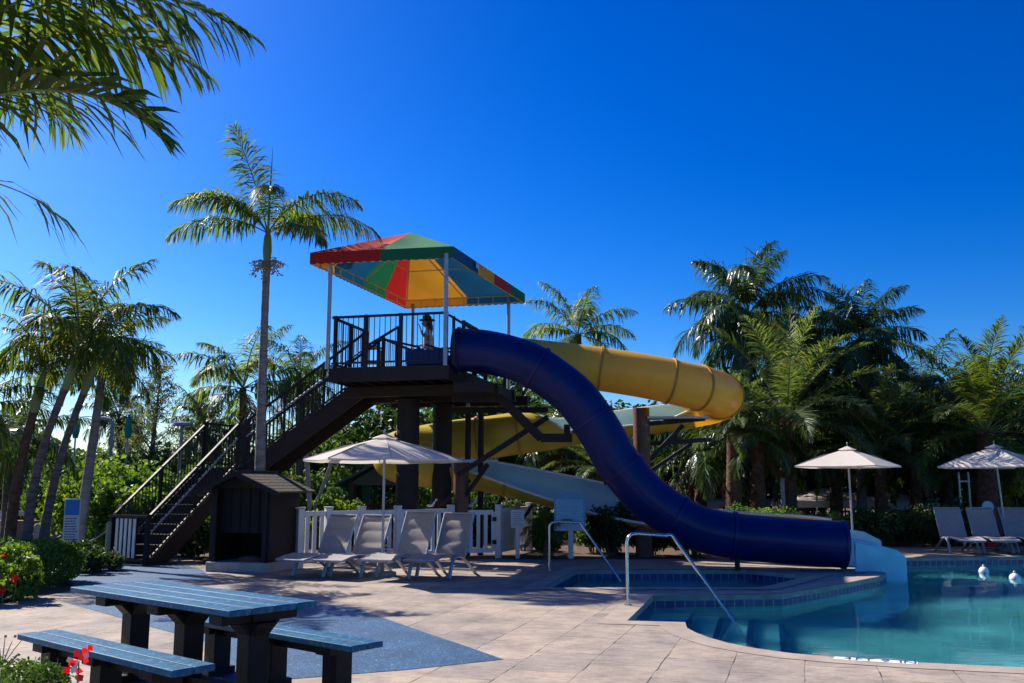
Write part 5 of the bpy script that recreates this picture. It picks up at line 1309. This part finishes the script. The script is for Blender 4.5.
# near palm overhead at top left
nc=A(-150,240,6.4)
near_specs=[
  dict(L=2.45,n=44,e0=50,droop=102,az=2,ll=0.68,lw=0.056,sag=0.5,pw=1.3,vee=0.45,rw=0.022,sideang=(66,22)),
  dict(L=3.2,n=50,e0=74,droop=122,az=-8,ll=0.80,lw=0.056,sag=0.8,pw=1.2,rw=0.022),
  dict(L=3.5,n=54,e0=72,droop=112,az=10,ll=0.82,lw=0.056,sag=0.9,pw=1.3,rw=0.022),
  dict(L=3.1,n=50,e0=68,droop=104,az=30,ll=0.75,lw=0.064,sag=0.9,rw=0.022),
  dict(L=2.6,n=40,e0=80,droop=80,az=-30,ll=0.75,lw=0.062,sag=0.8,rw=0.022),
  dict(L=1.55,n=24,e0=10,droop=60,az=6,ll=0.6,lw=0.045,sag=0.8,rw=0.016,ragged=0.25,miss=0.55),
  dict(L=2.8,n=40,e0=62,droop=90,az=80,ll=0.8,lw=0.04,sag=0.7,rw=0.03),
  dict(L=2.8,n=40,e0=50,droop=90,az=140,ll=0.8,lw=0.04,sag=0.7,rw=0.03),
  dict(L=2.8,n=40,e0=40,droop=90,az=200,ll=0.8,lw=0.04,sag=0.7,rw=0.03),
  dict(L=2.8,n=40,e0=50,droop=90,az=260,ll=0.8,lw=0.04,sag=0.7,rw=0.03)]
cn_=crown_mesh('near_crown',near_specs,[M['frond'],M['shaft'],M['deadf']])
palm('near palm whose long fronds hang into the top left corner',(nc.x-0.5,nc.y+0.2,0),nc,cn_,0.16,0.12,M['trunk'],None,shaft=0.5)

# casuarinas (wispy)
def wispy(label,px,py,Y,seed):
    p=A(px,py,Y); q=random.Random(seed); r=np.random.default_rng(seed); H_=p.z
    t=thing('casuarina_tree',label,'tree',(p.x,Y,0),'wispy grey-green trees'); mb=MB(); mb.tube([(p.x,Y,0),(p.x+0.1,Y,H_*0.6),(p.x+0.25,Y,H_)],[0.16,0.08,0.012],8)
    pts=[];nor=[]
    for i in range(44):
        f=0.3+0.7*(i/44); z=H_*f; a=q.uniform(0,6.28); l=(1.02-f)*2.6+0.35; tip=Vector((p.x+0.2*f+math.cos(a)*l*0.75,Y+math.sin(a)*l*0.75,z+l*0.55)); b0=Vector((p.x+0.15*f,Y,z))
        mb.tube([b0,b0.lerp(tip,0.5)+Vector((0,0,0.05)),tip],[0.03*(1.1-f)+0.008,0.012,0.004],5)
        for k in range(60):
            s_=b0.lerp(tip,q.uniform(0.2,1.04)); pts.append((s_.x-p.x+q.gauss(0,.07),s_.y-Y+q.gauss(0,.07),s_.z+q.gauss(0,.07))); nor.append((q.gauss(0,1),q.gauss(0,1),q.gauss(0,.3)))
    mb.build('trunk',M['bark'],t)
    linkmesh('crown',leaf_mesh('crown',len(pts),np.array(pts),np.array(nor),0.035,[M['needle']],6.0,r,0.6,droop=0.3),t,world=False)
wispy('tall wispy grey-green casuarina left of the stair rails',155,368,34,2)
wispy('shorter wispy casuarina just left of the tall single palm',196,395,36,5)
wispy('wispy casuarina behind the bushes beside the lamp post',128,425,38,8)
wispy('wispy casuarina right of the tall single palm trunk',300,372,38,13)
# broadleaf trees closing the view
TG='broadleaf trees behind the palms'
bl=[(-40,35,4.2,3.2,'leafd'),(30,36,3.2,3.0,'leaf'),(100,38,2.6,3.0,'leaf'),(170,34,2.6,2.6,'leafd'),(235,38,3.0,3.0,'leaf'),(300,36,3.4,2.8,'leafd'),(355,34,3.8,2.6,'leaf'),(405,32,4.8,2.6,'leafd'),(455,33,5.4,2.8,'leaf'),(505,32,5.2,2.7,'leafd'),(555,34,4.4,2.8,'leaf'),(610,34,4.8,2.9,'leafd'),(660,35,4.6,2.9,'leafd'),(712,34,5.2,3.0,'leafd'),(765,34,6.2,3.2,'leafd'),(820,33,6.0,3.2,'leafd'),(875,34,5.6,3.1,'leafd'),(930,33,5.8,3.1,'leafd'),(985,34,5.8,3.2,'leafd'),(1040,33,5.6,3.1,'leafd'),(1100,33,5.8,3.2,'leafd')]
where=['at the far left beyond the frame-edge palm','behind the leaning palm cluster','behind the lamp post and bushes','behind the foot of the stair rails','behind the stair landing','behind the upper stair flight','beneath the platform left of the big column','behind the thick brown column','between the tower columns','behind the steel posts under the platform','behind the dark bracket below the blue tube','seen under the yellow tube','behind the red brown column','below the end of the yellow tube','behind the tallest palm','behind the feathery date palm','behind the square umbrella','behind the dark palm right of the pale trunk','behind the broad date palm','at the right edge behind the loungers','beyond the right edge of the frame']
for i,((px,Y,h,cr,m),wh) in enumerate(zip(bl,where)):
    p=A(px,500,Y); broadleaf('dense leafy tree '+wh,p.x,p.y,h,cr,6500,0.135,M[m],TG,100+i,th=1.0)
# shrubs
SG='clipped and loose shrubs'
def sb_(label,px,Y,rx,ry,h,n,size,m,seed,**kw):
    p=A(px,540,Y); return bush(label,p.x,Y,rx,ry,h,n,size,[M[m]] if isinstance(m,str) else [M[x] for x in m],SG,seed=seed,**kw)
# left hedges
p=A(52,580,15.1)
bush('dense rounded hedge in front of the rope barrier',-8.0,15.35,0.80,0.9,0.66,14000,0.030,[M['leafy']],SG,box=True,seed=3,name='hedge',cat='hedge')
def red_mi(n,frac,s): return (np.random.default_rng(s).random(n)<frac).astype(int)
bush('tall loose hibiscus bush with red flowers at the left edge',-7.25,13.35,0.85,0.75,0.74,5200,0.06,[M['leafy']],SG,nc=40,seed=5,name='hibiscus_bush',aspect=1.5)
def flower(x,y,z,s_,label,m='red',stem=0.3):
    t=thing('hibiscus_flower',label,'flower',(x,y,z-stem),'red hibiscus flowers'); q=random.Random(int(x*100)); mb=MB()
    for k in range(5):
        a=k*1.257+q.random()*0.3; d=Vector((math.cos(a),-0.35,math.sin(a))).normalized(); sd=d.cross(Vector((0,-1,0))).normalized(); c=Vector((x,y,z))
        mb.add([c,c+d*s_*0.55+sd*s_*0.38,c+d*s_+Vector((0,-0.2*s_,0.1*s_)),c+d*s_*0.55-sd*s_*0.38],[(0,1,2,3)])
    mb.build('petals',M[m],t,smooth=False); MB().tube([(x,y,z-stem),(x+0.02,y,z-stem*0.5),(x,y+0.01,z)],0.005,5).build('stem',M['leafd'] if False else M['shaft'],t); MB().tube([(x,y,z),(x,y-s_*0.8,z+0.01)],[0.006,0.009],6).build('stamen',M['orangep'],t)
for (px,py,Y,s_,l) in ((42,546,16.2,0.10,'red flower standing above the hedge top near the poster'),(15,579,12.95,0.07,'red flower low on the hibiscus bush'),(2,590,12.85,0.08,'red flower at the very left edge of the hibiscus'),(6,556,13.1,0.05,'small red flower high on the hibiscus bush')):
    p=A(px,py,Y); flower(p.x,p.y,p.z,s_,l)
p=A(97,560,17.3); bush('low dark shrub between the hedge and the blue surfacing',p.x-0.2,17.6,0.9,0.7,0.52,4200,0.045,[M['leafd']],SG,seed=7)
bush('low clipped groundcover shrub in the bottom left corner',-3.72,6.15,0.74,0.66,0.40,13000,0.020,[M['leaf']],SG,box=True,seed=12,name='hedge',cat='hedge')
# hibiscus sprig between bench legs
p=A(79,661,5.75); pl=thing('hibiscus_sprig','thin hibiscus sprig with red and white flower under the near bench','plant',(p.x-0.05,p.y,0))
mb=MB(); mb.tube([(p.x-0.05,p.y,0),(p.x+0.0,p.y,0.15),(p.x,p.y,p.z)],[0.008,0.006,0.004],6); mb.build('stem',M['bark'],pl)
mb=MB(); q=random.Random(5)
for i in range(13):
    c=Vector((p.x+q.uniform(-.045,.045),p.y+q.uniform(-.03,.03),p.z+q.uniform(-.07,.07))); a=q.uniform(0,6.28); d=Vector((math.cos(a),-0.3,math.sin(a))); sdv=Vector((-math.sin(a),0,math.cos(a))); s_=0.052
    mb.add([c,c+d*s_*.6+sdv*s_*.45,c+d*s_,c+d*s_*.6-sdv*s_*.45],[(0,1,2,3)],mi=(1 if i%4==0 else 0))
mb.build('flower',[M['red'],M['rim']],pl,smooth=False)
p=A(5,628,8.6); mb=MB(); q=random.Random(8); t=thing('dry_sprig','small dry sprig with curled seed heads at the left edge','plant',(p.x,p.y,0))
for i in range(6): a=q.uniform(-.15,.2); mb.tube([(p.x,p.y,0),(p.x+a*.5,p.y,0.15),(p.x+a,p.y+q.uniform(-.05,.05),q.uniform(.2,.3))],[0.006,0.005,0.003],5); mb.sphere((p.x+a,p.y,0.26),0.015,6,4)
mb.build('stem',M['seed'],t)
# left background bushes
for i,(px,Y,rx,h,m,sz,l) in enumerate(((95,23.5,1.6,2.3,'leafy',0.10,'large bright philodendron mass left of the stairs'),(150,24.5,1.5,2.2,'leaf',0.11,'tall leafy bush directly behind the lower stair flight'),(128,21.8,1.1,1.7,'leafy',0.10,'bright bush beside the striped stair gate'),(200,25.5,1.5,2.0,'leafd',0.10,'dark bush behind the stair landing'),(60,26.5,1.5,2.2,'leaf',0.09,'bush on the terrace behind the poster board'),(260,25.5,1.6,2.0,'leafy',0.10,'bright bush under the upper stair flight'),(305,26.5,1.4,1.9,'leaf',0.09,'bush behind the shed roof'),(20,28.5,1.8,2.4,'leafd',0.1,'dark bush beyond the far pale umbrella'),(195,21.3,0.7,0.9,'leafd',0.06,'dark bush in the shade under the stairs'),(345,30,1.8,2.0,'leaf',0.09,'bush behind the small play hut'),(430,27,1.6,1.6,'leaf',0.08,'bush between the tower columns'),(500,27,1.6,1.8,'leafd',0.08,'bush below the yellow flume left end'))):
    sb_(l,px,Y,rx,rx*0.8,h,3600,sz,m,40+i,nc=34,aspect=1.5)
for i,(px,Y,h,l) in enumerate(((253,27,0.95,'small round bush left of the play hut'),(346,24,0.95,'small bright round bush in front of the green awning'),(322,24,0.95,'bright round bush beside the forked post'))): sb_(l,px,Y,0.5,0.45,1.35,1600,0.06,'leafy',60+i)
# behind the spa
for i,(px,Y,rx,h,m,l) in enumerate(((548,21.3,0.42,0.95,'leafy','bright leafy plant left of the rules sign'),(612,21.6,0.75,1.25,'leafd','dark shrub right of the rules sign'),(650,21.8,0.8,1.15,'leafd','dark shrub under the falling blue tube'),(595,22.6,0.9,1.2,'leaf','shrub behind the rules sign'),(690,21.9,0.9,0.85,'leafd','low dark shrub under the foot of the blue tube'),(735,22.6,0.9,1.05,'leaf','shrub behind the lowest stretch of blue tube'),(525,23.6,0.5,0.9,'leafd','small shrub behind the notice post'))):
    sb_(l,px,Y,rx,rx*0.7,h,3800,0.05,m,70+i,nc=30)
# broad-leaved clumps right
for i,(px,Y,rx,h,m,l) in enumerate(((765,24.5,1.1,1.0,'leafy','bright low shrub behind the end of the blue tube'),(822,24.6,1.0,0.8,'leaf','strappy shrub left of the square umbrella pole'),(873,24.9,1.1,0.9,'leafd','dark shrub right of the square umbrella pole'),(912,25.1,1.0,1.0,'leafd','dark shrub at the middle of the hedge across the pool'),(943,25.4,1.0,1.15,'leafd','dark shrub left of the far loungers'),(985,26.6,0.8,1.5,'leaf','shrub behind the trellis and loungers'),(1020,26.2,0.9,1.9,'yleaf','yellow-leaved bush behind the right loungers'),(1065,26.0,1.0,1.5,'leaf','shrub just beyond the right edge'))):
    sb_(l,px,Y,rx,rx*0.7,h,4200,0.055,m,80+i,nc=32,aspect=2.6 if i==1 else 1.9)
for px,Y,s_,l in ((545,20.9,0.5,'small young palm left of the rules sign post'),(828,23.9,0.55,'tuft of strappy leaves by the square umbrella pole'),(800,24.3,0.5,'tuft of strappy leaves behind the tube end'),(955,24.9,0.5,'tuft of grey leaves behind the leftmost far lounger')):
    p=A(px,540,Y); palm(l,(p.x,Y,0),(p.x+0.02,Y,0.45 if px==545 else 0.25),cr_y,0.05,0.04,M['trunk'],'small strappy plants',0.36 if px==545 else 0.40,px,name='young_palm',cat='plant')
# low undergrowth nobody could count
n=26000; r=np.random.default_rng(77)
xs=r.uniform(-24,28,n); ys=r.uniform(26.5,34,n); zz=r.random(n)**1.5*0.9*(0.6+0.4*np.sin(xs*1.3)*np.cos(ys*0.9))
pts=np.stack([xs,ys,np.abs(zz)],1); o=linkmesh('undergrowth',leaf_mesh('undergrowth',n,pts,r.normal(0,1,(n,3))+np.array([0,0,0.6]),0.11,[M['leafd']],1.7,r,0.8)); tag(o,'low undergrowth beneath the palms and trees','undergrowth',kind='stuff')
n=700; xs=r.uniform(-9,7,n); ys=r.uniform(20.9,24.5,n); ok=(xs>-4.5)&(ys>20.9+0*xs); xs=xs[ok];ys=ys[ok]
pts=np.stack([xs,ys,np.full(len(xs),0.01)],1); o=linkmesh('fallen_leaves',leaf_mesh('fallen_leaves',len(xs),pts,np.tile([0,0,1.0],(len(xs),1)),0.035,[M['deadf']],1.6,r,0.25,droop=0)); tag(o,'dry leaf litter scattered over the mulch bed','leaf litter',kind='stuff')
